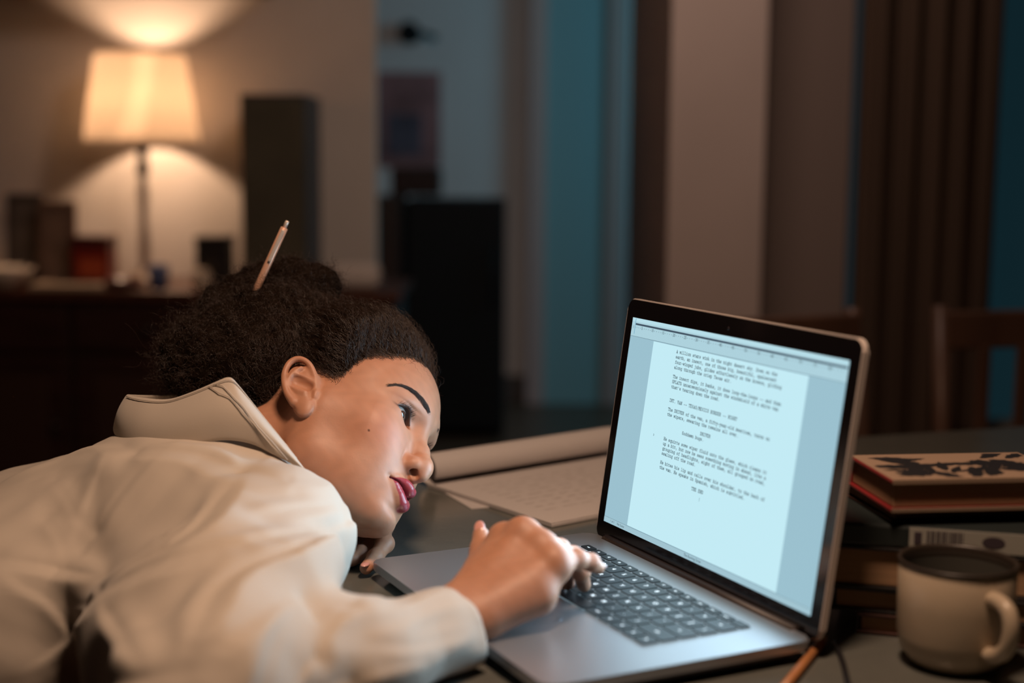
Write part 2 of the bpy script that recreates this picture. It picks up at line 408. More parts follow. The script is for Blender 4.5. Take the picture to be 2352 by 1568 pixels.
cs = empty('case', (.2665, 1.1575, .8267), R(-14), 'dark green plastic case with a pale barcode label on its edge', 'case')
cs_m = mat('dark_case', (.018, .024, .024), .4)
box('shell', (0, 0, 0), (.19, .12, .0195), cs_m, cs, bev=.0025)
lab = box('label', (.0655, -.0006, .0015), (.189, .002, .0185), mat('label_paper', (.34, .33, .29), .7), cs)
inkb = mat('label_ink', (.05, .035, .045), .7)
box('label_square', (.0695, -.0010, .005), (.0755, 0, .0155), inkb, lab, bev=.0005)
x = .0795
for i in range(17):
    w = random.choice((.0006, .001, .0016)); box('barcode_bar', (x, -.0010, .003), (x + w, 0, .017), inkb, lab); x += w + random.choice((.0006, .0012))
bm = bmesh.new(); bmesh.ops.create_circle(bm, cap_ends=True, segments=20, radius=.006, matrix=Matrix.Translation((.132, -.0009, .0105)) @ Matrix.Rotation(R(90), 4, 'X') @ Matrix.Diagonal((1.5, .8, 1, 1)))
from_bm('label_mark', bm, inkb, lab)
book('dark_book', .318, 1.152, 10, .15, .105, .8463, .8580, cov_brown, 'dark worn book between the case and the top floral book', ct=.002)
tb_ = book('floral_book', .313, 1.140, 7, .158, .100, .8582, .8850, cov_red, 'hardback with black floral print on a cream cover, topmost of the stack', ct=.0028)
box('jacket', (.0015, 0.0, .0268), (.158, .0985, .0272), mat('cream_jacket', (.30, .21, .15), .6), tb_)
box('jacket_flap', (.001, -.0006, .0235), (.158, .0004, .0272), MATS['cream_jacket'], tb_)
box('jacket_flap', (.001, -.0006, -.0001), (.158, .0004, .0032), MATS['cream_jacket'], tb_)
bm = bmesh.new(); rnd = random.Random(11)
def leaf(cx, cy, L, Wd, a):
    pts = []
    n = 9
    for i in range(n + 1):
        t = i / n; wv = Wd * math.sin(math.pi * t ** .8) * (1 + .35 * ((i % 2) - .5)); pts.append((t * L, wv))
    out = pts + [(x, -y * .8) for x, y in pts[-2:0:-1]]
    ca, sa = math.cos(a), math.sin(a); q = []
    for x, y in out:
        X, Y = cx + ca * x - sa * y, cy + sa * x + ca * y
        q.append((min(max(X, .006), .155), min(max(Y, .006), .094)))
    try: bm.faces.new([bm.verts.new((x, y, .0274 + rnd.random() * .0002)) for x, y in q])
    except Exception: pass
for i in range(30):
    leaf(rnd.uniform(.03, .14), rnd.uniform(.02, .08), rnd.uniform(.025, .05), rnd.uniform(.004, .009), rnd.uniform(0, 6.28))
for y, a in ((.075, 2.9), (.05, 3.2), (.025, 3.4), (.06, 2.6)):
    leaf(.05, y, .04, .008, a)
from_bm('cover_print', bm, mat('print_black', (.012, .012, .015), .5), tb_)

mg = empty('mug', (.3525, 1.084, TABLE), 0, 'cream enamel mug with a dark rim in front of the book stack', 'mug')
enamel = mat('cream_enamel', (.46, .37, .27), .32, noise=(40, .04, (1, 1, 1)))
lathe('body', [(0, .002), (.024, 0), (.034, .004), (.0415, .013), (.0445, .026), (.0450, .05), (.0452, .0835), (.0440, .0845), (.0428, .0835), (.0425, .05), (.042, .026), (.038, .012), (.028, .006), (0, .005)], enamel, mg)
lathe('rim', [(.0452, .0825), (.0461, .0836), (.0458, .0852), (.0442, .0856), (.0430, .0848), (.0423, .083), (.0420, .076)], mat('mug_rim', (.03, .022, .017), .4), mg)
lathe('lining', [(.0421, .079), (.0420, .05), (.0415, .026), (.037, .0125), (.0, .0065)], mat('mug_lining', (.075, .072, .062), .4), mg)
hd = Vector((.30, -.95, 0)).normalized()
pts = [hd * r + Vector((0, 0, z)) for r, z in ((.0435, .066), (.054, .067), (.0645, .063), (.069, .052), (.067, .038), (.059, .028), (.049, .023), (.0435, .0225))]
def spline(P, n=6):
    P = [Vector(p) for p in P]; out = []
    for i in range(len(P) - 1):
        a, b, c, d = P[max(i - 1, 0)], P[i], P[i + 1], P[min(i + 2, len(P) - 1)]
        for k in range(n):
            t = k / n
            out.append(.5 * ((2 * b) + (c - a) * t + (2 * a - 5 * b + 4 * c - d) * t * t + (3 * b - a - 3 * c + d) * t ** 3))
    return out + [P[-1]]
bm = bmesh.new(); tube_bm(bm, spline(pts), .0062, 12)
ha = from_bm('handle', bm, enamel, mg, smooth=True)

pc = empty('pencil', (.196, .998, TABLE), 0, 'orange brown pencil lying beside the right edge of the laptop', 'pencil')
pdv = Vector((.060, .122, 0)).normalized()
tube('shaft', [pdv * .012 + Vector((0, 0, .0042)), pdv * .135 + Vector((0, 0, .0042))], .0041, mat('pencil_orange', (.42, .17, .06), .4), pc, n=6)
tube('ferrule', [pdv * .0 + Vector((0, 0, .0042)), pdv * .014 + Vector((0, 0, .0042))], .0044, mat('ferrule_metal', (.6, .55, .52), .3, metal=1), pc, n=14)
tube('point', [pdv * .135 + Vector((0, 0, .0042)), pdv * .152 + Vector((0, 0, .0042))], [.0040, .0006], mat('bare_wood', (.5, .33, .2), .7), pc, n=10)
tag(tube('cable', spline([(.268, 1.125, .7525), (.264, 1.08, .7525), (.256, 1.02, .7525), (.250, .93, .7525), (.256, .80, .7525)]), .0023, black_matte, n=8), 'thin black cable running across the table beside the mug', 'cable')

# ------------------------------------------------------------------ chairs
def make_chair(loc, rz, label, mt):
    c = empty('dining_chair', loc, rz, label, 'chair')
    box('seat', (-.21, -.21, .435), (.21, .21, .465), mt, c, bev=.008)
    for x in (-.185, .185):
        tube('leg', [(x, -.185, 0), (x, -.18, .436)], [.016, .020], mt, c, n=10)
        tube('back_post', [(x, .215, 0), (x, .185, .44), (x * .98, .20, .62), (x * .95, .235, .86)], [.016, .021, .019, .016], mt, c, n=10)
    V, F = [], []
    for z0, z1 in ((.775, .850), (.56, .595)):
        bm = bmesh.new(); add_box(bm, (-.178, .205 if z0 > .7 else .19, z0), (.178, .232 if z0 > .7 else .208, z1), .005)
        from_bm('back_rail', bm, mt, c)
    for x in (-.09, 0, .09):
        box('back_slat', (x - .014, .203, .59), (x + .014, .216, .78), mt, c, bev=.003)
    for x in (-.185, .185): tube('stretcher', [(x, -.18, .2), (x, .2, .2)], .010, mt, c, n=8)
    return c
chair_w = mat('chair_wood', (.10, .05, .032), .45, noise=(10, .25, (1, 1, .2)))
make_chair((.60, 2.47, 0), R(24), 'brown wooden dining chair behind the laptop lid at the far side of the table', chair_w)
make_chair((1.08, 2.62, 0), R(14), 'brown wooden dining chair at the right edge, beyond the stack of books', chair_w)
make_chair((-.80, 1.42, 0), R(90), 'brown wooden dining chair on which the person in white sits', chair_w)

# ------------------------------------------------------------------ curtain
def curtain(name, x0, x1, y, z0, z1, mt, folds, amp, label, seed):
    rnd = random.Random(seed); V, F = [], []; nx, nz = folds * 12, 8
    ph = [rnd.uniform(.7, 1.3) for _ in range(folds)]
    for j in range(nz + 1):
        for i in range(nx + 1):
            t = i / nx; k = min(int(t * folds), folds - 1)
            a = amp * ph[k] * math.sin(2 * math.pi * t * folds) + amp * .3 * math.sin(2 * math.pi * t * folds * 2.3 + j * .3)
            V.append((x0 + (x1 - x0) * t, y + a, z0 + (z1 - z0) * j / nz))
    for j in range(nz):
        for i in range(nx):
            a = j * (nx + 1) + i; F.append((a, a + 1, a + nx + 2, a + nx + 1))
    o = pydata(name, V, F, mt, smooth=True)
    md = o.modifiers.new('thick', 'SOLIDIFY'); md.thickness = .004
    return tag(o, label, 'curtain')
curtain('curtain', .835, 1.165, 3.45, .02, 2.6, mat('curtain_brown', (.060, .034, .020), .9, bump=.2, bscale=400), 5, .030, 'long brown curtain hanging in folds at the right beside the dark window', 4)
tube('curtain_rod', [(.70, 3.45, 2.62), (2.4, 3.45, 2.62)], .014, steel)
tag(bpy.data.objects['curtain_rod'], 'steel rod the brown curtain hangs from', 'curtain rod')
# plant pot-like dark thing outside the frame edge is left out

# ------------------------------------------------------------------ sideboard and what stands on it
SZ = .735
sb = empty('sideboard', (-1.35, 4.52, 0), 0, 'long dark wooden sideboard along the wall under the lamp', 'sideboard')
box('carcass', (-1.0, -.21, .08), (.99, .26, SZ - .03), wood_dark, sb, bev=.004)
box('top', (-1.02, -.24, SZ - .03), (1.01, .27, SZ), mat('sideboard_top', (.085, .03, .018), .3, noise=(8, .3, (8, 1, 1))), sb, bev=.004)
for x in (-.93, .92):
    for y in (-.17, .22): box('leg', (x - .025, y - .025, 0), (x + .025, y + .025, .08), wood_dark, sb)
mat('knob_dark', (.03, .02, .015), .5)
door_m = mat('sideboard_door', (.030, .010, .007), .4, noise=(6, .35, (1, 1, 7)))
for k in range(4):
    x0 = -.97 + k * .49
    dr = box('drawer', (x0, -.228, .545), (x0 + .465, -.205, .69), door_m, sb, bev=.004)
    lathe('knob', [(0, 0), (.012, 0), (.006, .012), (.013, .020), (.010, .027), (0, .028)], MATS['knob_dark'], dr, n=16, loc=(x0 + .2325, -.228, .617), rot=(R(90), 0, 0))
    dd = box('door', (x0, -.228, .10), (x0 + .465, -.205, .53), door_m, sb, bev=.004)
    box('door_panel', (x0 + .06, -.234, .16), (x0 + .405, -.226, .47), mat('door_panel_wood', (.040, .016, .010), .45), dd, bev=.004)
    lathe('knob', [(0, 0), (.012, 0), (.006, .012), (.013, .020), (.010, .027), (0, .028)], MATS['knob_dark'], dd, n=16, loc=(x0 + .43, -.228, .32), rot=(R(90), 0, 0))

lp_ = empty('table_lamp', (-1.198, 4.608, SZ), 0, 'tall table lamp with a glowing cream tapered shade on the sideboard', 'lamp')
SM = bpy.data.materials.new('lamp_shade_cloth'); SM.use_nodes = True
nt = SM.node_tree; b = nt.nodes['Principled BSDF']; b.inputs['Base Color'].default_value = (.80, .66, .52, 1); b.inputs['Roughness'].default_value = .9
tr = nt.nodes.new('ShaderNodeBsdfTranslucent'); tr.inputs[0].default_value = (.96, .86, .74, 1)
mx = nt.nodes.new('ShaderNodeMixShader'); mx.inputs[0].default_value = .95
nt.links.new(b.outputs[0], mx.inputs[1]); nt.links.new(tr.outputs[0], mx.inputs[2]); nt.links.new(mx.outputs[0], nt.nodes['Material Output'].inputs[0])
z0, z1 = 1.172 - SZ, 1.463 - SZ
def rad(z): return .186 + (.142 - .186) * (z - z0) / (z1 - z0)
sh_ = lathe('lamp_shade', [(rad(z0), z0), (rad(z1), z1), (rad(z1) - .0015, z1), (rad(z0) - .0015, z0), (rad(z0), z0)], SM, lp_)
band = mat('shade_trim', (.75, .60, .46), .8)
lathe('shade_band', [(rad(z0) + .001, z0), (rad(z0) + .0005, z0 + .012), (rad(z0) - .002, z0 + .012), (rad(z0) - .002, z0), (rad(z0) + .001, z0)], band, lp_)
brass = mat('lamp_brass', (.09, .055, .035), .4, metal=.6)
lathe('base', [(0, 0), (.085, 0), (.085, .010), (.055, .022), (.022, .035), (.014, .06)], mat('lamp_base', (.30, .22, .16), .3), lp_)
lathe('pole', [(.013, .05), (.017, .10), (.012, .2), (.016, .29), (.011, .345)], mat('lamp_pole', (.45, .34, .25), .25), lp_)
lathe('socket', [(.011, .34), (.021, .35), (.018, .385), (.013, .40), (.022, .425), (.022, .475), (.012, .50)], brass, lp_)
bu = lathe('bulb', [(.012, .50), (.014, .56), (.018, .600), (.016, .615), (.008, .622), (0, .623)], mat('bulb_glass', (.9, .8, .6), .4, emit=(1, .66, .38), es=5), lp_)
for a in (0, 120, 240):
    tube('shade_spoke', [(0.012 * math.cos(R(a)), .012 * math.sin(R(a)), z0 + .03), (rad(z0 + .03) * math.cos(R(a)), rad(z0 + .03) * math.sin(R(a)), z0 + .03)], .0016, brass, lp_, n=6)

def frame(name, x0, x1, y, z1, col, fcol, label, lean=6):
    e = empty(name, ((x0 + x1) / 2, y, SZ), 0, label, 'picture frame')
    w = (x1 - x0) / 2; h = z1 - SZ
    rx = R(-lean)
    for lo, hi in (((-w, -.01, 0), (w, .01, .022)), ((-w, -.01, h - .022), (w, .01, h)), ((-w, -.01, .022), (-w + .022, .01, h - .022)), ((w - .022, -.01, .022), (w, .01, h - .022))):
        box('frame_side', lo, hi, fcol, e, bev=.003, rot=(rx, 0, 0))
    box('picture', (-w + .02, -.002, .02), (w - .02, .006, h - .02), col, e, rot=(rx, 0, 0))
    return e
frame('picture_frame', -1.612, -1.492, 4.50, 1.020, mat('picture_grey', (.12, .09, .07), .6, noise=(14, .4, (1, 1, 1))), mat('frame_dark', (.07, .05, .04), .5), 'grey standing picture frame at the far left end of the sideboard')
frame('picture_frame', -1.490, -1.372, 4.44, 1.000, mat('picture_brown', (.20, .12, .08), .6, noise=(12, .35, (1, 1, 1))), mat('frame_brown', (.16, .09, .06), .5), 'brown standing picture frame beside the red box')
rb = empty('red_box', (-1.312, 4.44, SZ), 0, 'small red patterned box standing left of the lamp', 'box')
redm = mat('red_lacquer', (.20, .018, .010), .35)
box('box_body', (-.058, -.05, 0), (.058, .05, .125), redm, rb, bev=.004)
box('box_lid', (-.060, -.052, .126), (.060, .052, .158), mat('dark_red', (.06, .010, .008), .4), rb, bev=.004)
box('glow_patch', (-.035, -.0535, .03), (.045, -.0495, .09), mat('orange_glow', (.45, .07, .02), .5), rb, bev=.002, rot=(0, R(0), 0))  # orange patch: reflected glow put into the pattern's colour
bw = tag(lathe('white_bowl', [(0, .0), (.035, 0), (.04, .006), (.075, .035), (.092, .062), (.089, .063), (.07, .036), (.03, .010), (0, .009)], mat('bowl_white', (.62, .52, .42), .4), loc=(-1.57, 4.36, SZ)), 'cream bowl in front of the grey picture frame', 'bowl')
tag(box('flat_notebook', (-.11, -.07, 0), (.11, .07, .018), mat('notebook_tan', (.40, .29, .20), .7), loc=(-1.36, 4.345, SZ), bev=.003), 'flat tan notebook on the sideboard in front of the red box', 'notebook')
tag(lathe('red_dish', [(0, 0), (.05, 0), (.058, .02), (.060, .030), (.055, .030), (.05, .008), (0, .006)], mat('dish_red', (.10, .03, .022), .3), loc=(-1.20, 4.36, SZ)), 'low dark red dish at the foot of the lamp', 'dish')
cp = tag(lathe('blue_cup', [(0, 0), (.024, 0), (.029, .01), (.033, .072), (.030, .072), (.026, .012), (0, .008)], mat('cup_blue', (.05, .07, .16), .35), loc=(-1.098, 4.38, SZ)), 'small dark blue cup to the right of the lamp base', 'cup')
bx = empty('black_box', (-.938, 4.46, SZ), 0, 'square black box right of the lamp, above the hair', 'box')
box('box_body', (-.052, -.05, .0), (.052, .05, .13), mat('box_black', (.016, .012, .011), .4), bx, bev=.005)
box('box_lid', (-.054, -.052, .131), (.054, .052, .16), MATS['box_black'], bx, bev=.005)
tag(lathe('small_jar', [(0, 0), (.026, 0), (.030, .01), (.030, .045), (.022, .055), (.022, .062), (0, .064)], mat('jar_cream', (.55, .42, .30), .4), loc=(-.955, 4.34, SZ)), 'small cream jar in front of the square black box', 'jar')
tbx = empty('loudspeaker', (-.745, 4.60, SZ), 0, 'tall dark olive box like a loudspeaker standing against the wall', 'speaker')
box('speaker_body', (-.105, -.15, 0), (.100, .18, .60), mat('speaker_side', (.030, .030, .032), .5), tbx, bev=.004)
box('speaker_grille', (-.10, -.160, .012), (.095, -.149, .588), mat('olive_cloth', (.085, .072, .045), .9, bump=.4, bscale=900, noise=(5, .25, (1, 1, 1))), tbx, bev=.003)
bm = bmesh.new(); add_box(bm, (-.082, -.055, 0), (.082, .055, .085), .032, 4)
tag(from_bm('white_cushion', bm, mat('cushion_white', (.60, .52, .46), .9), loc=(-.492, 4.40, SZ), smooth=True), 'small white cushion on the right end of the sideboard', 'cushion')

# ------------------------------------------------------------------ far room
blk = mat('fridge_black', (.006, .007, .009), .6, spec=.2)
ca = empty('black_cabinet', (-.230, 5.9, 0), 0, 'black waist high cabinet in the teal lit far room', 'cabinet')
box('cabinet_body', (-.20, -.20, .03), (.20, .22, .975), blk, ca, bev=.006)
box('door', (-.195, -.222, .05), (.195, -.202, .96), mat('cabinet_door', (.007, .009, .011), .6, spec=.2), ca, bev=.005)
tube('handle', [(.15, -.235, .55), (.15, -.235, .80)], .007, blk, ca, n=8)
for x in (-.17, .17):
    for y in (-.17, .19): box('foot', (x - .02, y - .02, 0), (x + .02, y + .02, .03), blk, ca)
cb = empty('brown_cabinet', (-.545, 5.72, 0), 0, 'narrow dark brown cabinet beside the black one, behind the wall end', 'cabinet')
box('cabinet_body', (-.13, -.18, .02), (.105, .2, .99), wood_dark, cb, bev=.005)
box('door', (-.125, -.198, .05), (.10, -.181, .96), wood_dark, cb, bev=.004)
tag(box('dark_basket', (-.10, -.08, 0), (.10, .08, .11), mat('basket_dark', (.035, .014, .010), .8, bump=.6, bscale=150), loc=(-.395, 5.83, .99), bev=.012), 'dark reddish brown basket on top of the far cabinets', 'basket')
po = empty('poster', (-.483, 6.585, 1.10), 0, 'faded reddish poster on the far teal wall', 'poster')
box('sheet', (-.147, 0, 0), (.147, .004, .43), mat('poster_red', (.30, .15, .16), .8, noise=(5, .45, (1, 1, 1))), po)
box('poster_figure', (-.10, -.002, .05), (.06, .001, .24), mat('poster_dark', (.10, .09, .13), .8, noise=(7, .4, (1, 1, 1))), po, bev=.0008)
hk = empty('wall_lamp', (-.47, 6.60, 1.70), 0, 'small dark fixture on the far wall above the poster', 'wall lamp')
lathe('wall_plate', [(0, 0), (.045, 0), (.045, .012), (.02, .02), (0, .02)], blk, hk, n=20, rot=(R(90), 0, 0))
tube('arm', [(0, -.015, 0), (.06, -.06, .0), (.12, -.07, -.02)], .011, blk, hk, n=8)
bm = bmesh.new(); bmesh.ops.create_uvsphere(bm, u_segments=16, v_segments=10, radius=.047, matrix=Matrix.Translation((-.01, -.05, .01)))
from_bm('lamp_head', bm, blk, hk, smooth=True)

# ================================================================== person
# The body is one distance field (head, neck, trunk, arms, hands blended together), meshed by surface nets.
f32 = np.float32
def A_(*p): return np.array(p, f32)
def ln(v): return np.sqrt(np.einsum('ij,ij->i', v, v))
def rc(p, a, b, ra, rb=None):
    if rb is None: rb = ra
    a = np.asarray(a, f32); b = np.asarray(b, f32); pa = p - a; ba = b - a
    h = np.clip(pa @ ba / max(float(ba @ ba), 1e-12), 0, 1)
    return ln(pa - h[:, None] * ba) - (ra + (rb - ra) * h)
def chain(p, pts, rs, k=.004):
    d = None
    for i in range(len(pts) - 1):
        e = rc(p, pts[i], pts[i + 1], rs[i], rs[i + 1]); d = e if d is None else (smin(d, e, k) if k else np.minimum(d, e))
    return d
def ell(p, c, r, rot=None):
    q = p - np.asarray(c, f32)
    if rot is not None: q = q @ rot
    r = np.asarray(r, f32); a = q / r; k0 = ln(a); k1 = ln(a / r)
    return k0 * (k0 - 1) / np.maximum(k1, 1e-9)
def smin(a, b, k):
    h = np.maximum(k - np.abs(a - b), 0) / k
    return np.minimum(a, b) - h * h * k * .25
def smax(a, b, k): return -smin(-a, -b, k)
def gauss(p, c, s, amt):
    q = (p - np.asarray(c, f32)) / np.asarray(s, f32)
    return amt * np.exp(-np.einsum('ij,ij->i', q, q))
def rotm(ax, deg):
    return np.array(Matrix.Rotation(R(deg), 3, ax), f32)

def axis(*spans):
    # (end, step) pairs after a start: grid lines that are finer where the shape needs it
    a = [spans[0]]
    for end, h in spans[1:]:
        n = max(1, round((end - a[-1]) / h)); a += list(np.linspace(a[-1], end, n + 1)[1:])
    while (len(a) - 1) % 8: a.append(2 * a[-1] - a[-2])
    return np.array(a)
def surface(fn, axes, B=8, slack=1.35):
    n = np.array([(len(a) - 1) // B for a in axes])
    bi = np.stack(np.meshgrid(*[np.arange(k) for k in n], indexing='ij'), -1).reshape(-1, 3)
    p0 = np.stack([axes[k][bi[:, k] * B] for k in range(3)], 1); p1 = np.stack([axes[k][bi[:, k] * B + B] for k in range(3)], 1)
    cen = ((p0 + p1) / 2).astype(f32)
    d = np.concatenate([fn(cen[i:i + 200000]) for i in range(0, len(cen), 200000)])
    bi = bi[np.abs(d) < np.linalg.norm(p1 - p0, axis=1) / 2 * slack]
    g = np.stack(np.meshgrid(*[np.arange(B + 1)] * 3, indexing='ij'), -1).reshape(-1, 3)
    N = n * B + 1
    vk, vp, qk = [], [], []
    def key(i): return (i[..., 0].astype(np.int64) * N[1] + i[..., 1]) * N[2] + i[..., 2]
    for s in range(0, len(bi), 600):
        b = bi[s:s + 600]
        idx = b[:, None, :] * B + g[None]
        P = np.stack([axes[k][idx[..., k]] for k in range(3)], -1).astype(f32)
        D = fn(P.reshape(-1, 3)).reshape(len(b), B + 1, B + 1, B + 1)
        inn = D < 0
        c8 = [(x, y, z) for x in (0, 1) for y in (0, 1) for z in (0, 1)]
        sl = lambda a, c: a[:, c[0]:c[0] + B, c[1]:c[1] + B, c[2]:c[2] + B]
        cnt = sum(sl(inn, c).astype(np.int8) for c in c8)
        act = np.argwhere((cnt > 0) & (cnt < 8))
        if not len(act): continue
        acc = np.zeros((len(act), 3)); num = np.zeros(len(act))
        for c in c8:
            for ax in range(3):
                if c[ax]: continue
                c2 = list(c); c2[ax] = 1
                d0 = D[act[:, 0], act[:, 1] + c[0], act[:, 2] + c[1], act[:, 3] + c[2]]
                d1 = D[act[:, 0], act[:, 1] + c2[0], act[:, 2] + c2[1], act[:, 3] + c2[2]]
                m_ = (d0 < 0) != (d1 < 0); t = np.where(m_, d0 / np.where(m_, d0 - d1, 1), 0)
                q = np.tile(np.array(c, float), (len(act), 1)); q[:, ax] = t
                acc += q * m_[:, None]; num += m_
        cell = b[act[:, 0]] * B + act[:, 1:]
        fr = acc / num[:, None]
        vk.append(key(cell)); vp.append(np.stack([axes[k][cell[:, k]] * (1 - fr[:, k]) + axes[k][cell[:, k] + 1] * fr[:, k] for k in range(3)], 1))
        for ax in range(3):
            o1, o2 = [(1, 2), (2, 0), (0, 1)][ax]
            a0 = inn[:, :B, :B, :B]; sh = [slice(0, B)] * 3; sh[ax] = slice(1, B + 1)
            a1 = inn[(slice(None), *sh)]
            e = np.argwhere(a0 != a1)
            if not len(e): continue
            i = b[e[:, 0]] * B + e[:, 1:]
            fl = a0[e[:, 0], e[:, 1], e[:, 2], e[:, 3]]
            q = []
            for da, db in ((1, 1), (0, 1), (0, 0), (1, 0)):
                j = i.copy(); j[:, o1] -= da; j[:, o2] -= db; q.append(key(j))
            q = np.stack(q, 1); q[~fl] = q[~fl][:, ::-1]
            qk.append(q)
    vk = np.concatenate(vk); vp = np.concatenate(vp); qk = np.concatenate(qk)
    o = np.argsort(vk); vk = vk[o]; vp = vp[o]
    p_ = np.clip(np.searchsorted(vk, qk), 0, len(vk) - 1)
    ok = (vk[p_] == qk).all(1)
    return vp, p_[ok]
def gradient(fn, v, e=4e-4):
    g = np.zeros((len(v), 3), f32)
    for s in ((1, -1, -1), (-1, -1, 1), (-1, 1, -1), (1, 1, 1)):
        s = np.array(s, f32); g += s * fn((v + s * e).astype(f32))[:, None]
    return g / (4 * e)
def project(fn, v, it=2, lim=.002):
    for _ in range(it):
        d = fn(v.astype(f32)); g = gradient(fn, v); s = d / np.maximum((g * g).sum(1), .05)
        v = v - np.clip(s, -lim, lim)[:, None] * g
    return v
def chunked(fn):
    def w(p):
        p = np.asarray(p, f32)
        if len(p) < 150000: return fn(p)
        return np.concatenate([fn(p[i:i + 150000]) for i in range(0, len(p), 150000)])
    return w
def mesh_obj(name, v, q, mt, parent=None, cols=None):
    me = bpy.data.meshes.new(name)
    q = np.asarray(q); k = q.shape[1]
    me.vertices.add(len(v)); me.vertices.foreach_set('co', np.asarray(v, f32).ravel())
    me.loops.add(q.size); me.loops.foreach_set('vertex_index', q.astype(np.int32).ravel())
    me.polygons.add(len(q)); me.polygons.foreach_set('loop_start', np.arange(0, q.size, k, dtype=np.int32))
    me.polygons.foreach_set('use_smooth', np.ones(len(q), bool))
    me.update(calc_edges=True); me.validate()
    if cols is not None:
        ca_ = me.color_attributes.new('col', 'FLOAT_COLOR', 'POINT')
        ca_.data.foreach_set('color', (cols if cols.shape[1] == 4 else np.c_[cols, np.ones(len(cols))]).astype(f32).ravel())
    return link(name, me, mt, parent)
def subdivide(v, q):
    e = np.concatenate([q[:, [i, (i + 1) % 4]] for i in range(4)]); es = np.sort(e, 1)
    u, inv = np.unique(es[:, 0].astype(np.int64) * len(v) + es[:, 1], return_inverse=True)
    em = (v[u // len(v)] + v[u % len(v)]) / 2; fm = v[q].mean(1)
    n = len(v); ne = len(em); m_ = len(q); ei = n + inv.reshape(4, m_).T; fi = n + ne + np.arange(m_)
    nq = np.concatenate([np.stack([q[:, i], ei[:, i], fi, ei[:, (i + 3) % 4]], 1) for i in range(4)])
    return np.concatenate([v, em, fm]), nq

# ---- head frame: x out of the face, y to her left, z to the crown; origin between the ears
HB = np.array([[.9581, .1000, .2685], [-.2597, .6991, .6662], [-.1211, -.7080, .6958]])
_u, _s, _v = np.linalg.svd(HB); HB = _u @ _v
HT = np.array([-.18091, 1.38347, .87215]); HS = .97
_c, _s = math.cos(R(8)), math.sin(R(8))
_H = np.stack([HB[:, 0] * _c - HB[:, 1] * _s, HB[:, 1] * _c + HB[:, 0] * _s, HB[:, 2]], 1)
_piv = np.array([.090, 0, -.02]); HT = HT + HS * (HB - _H) @ _piv; HB = _H
def to_head(p): return ((p - HT.astype(f32)) @ HB.astype(f32)) / f32(HS)
def from_head(q): return np.asarray(q) * HS @ HB.T + HT

EYE = A_(.0728, .0310, .0190); ER = .0122
LIPS_U = [A_(.0895, .0232, -.0493), A_(.0945, .0170, -.0468), A_(.1000, .0095, -.0458), A_(.1040, .0035, -.0475), A_(.1040, 0, -.0490)]
LIPS_L = [A_(.0895, .0232, -.0508), A_(.0943, .0170, -.0540), A_(.0990, .0095, -.0600), A_(.1010, .0030, -.0640), A_(.1010, 0, -.0645)]
CREASE = [A_(.0905, .0245, -.0500), A_(.0965, .0180, -.0492), A_(.1030, .0120, -.0507), A_(.1080, .0060, -.0542), A_(.1105, 0, -.0570)]
EROT = rotm('Y', -26) @ rotm('Z', -12)
EAR_H = [A_(.0040, .0715, .0120), A_(.0010, .0750, .0210), A_(-.0060, .0785, .0310), A_(-.0135, .0815, .0362), A_(-.0222, .0835, .0368), A_(-.0280, .0845, .0305), A_(-.0288, .0845, .0195), A_(-.0257, .0835, .0085), A_(-.0185, .0810, -.0035), A_(-.0095, .0775, -.0115)]
EAR_A = [A_(-.0150, .0820, .0270), A_(-.0195, .0830, .0205), A_(-.0212, .0830, .0131), A_(-.0170, .0815, .0065), A_(-.0095, .0790, .0015), A_(-.0020, .0770, .0005)]
def dense(P_, rs_, n=4):
    # a rounder path through the points of a chain
    P_ = np.array(P_, float); L = len(P_); out, ro = [], []
    for i in range(L - 1):
        a, b, c, d = P_[max(i - 1, 0)], P_[i], P_[i + 1], P_[min(i + 2, L - 1)]
        for k in range(n):
            t = k / n
            out.append(.5 * (2 * b + (c - a) * t + (2 * a - 5 * b + 4 * c - d) * t * t + (3 * b - a - 3 * c + d) * t ** 3)); ro.append(rs_[i] + (rs_[i + 1] - rs_[i]) * t)
    return [o.astype(f32) for o in out] + [P_[-1].astype(f32)], ro + [rs_[-1]]
EAR_HD = dense(EAR_H, [.0026, .0028, .0029, .0030, .0031, .0032, .0032, .0033, .0036, .0044])
EAR_AD = dense(EAR_A, [.0020, .0026, .0029, .0030, .0032, .0040])
LIPS_UD = dense(LIPS_U, [.0020, .0038, .0054, .0058, .0056], 3)
LIPS_LD = dense(LIPS_L, [.0020, .0045, .0063, .0070, .0070], 3)
def lip_edges(y):
    return (np.interp(y, [0, .0048, .010, .018, .0245], [-.0430, -.0408, -.0408, -.0448, -.0496]),
            np.interp(y, [0, .006, .012, .018, .0245], [-.0575, -.0540, -.0508, -.0492, -.0500]),
            np.interp(y, [0, .003, .010, .018, .0245], [-.0728, -.0724, -.0668, -.0585, -.0504]))
def lid_edges(y):
    # y measured from the nose side; returns upper and lower lid heights
    t = np.clip((y - .0165) / .0285, 0, 1); b = .0122 + .0093 * t
    return b + .0088 * np.maximum(np.sin(np.pi * t ** .85), 0) ** .8, b - .0046 * np.sin(np.pi * t)
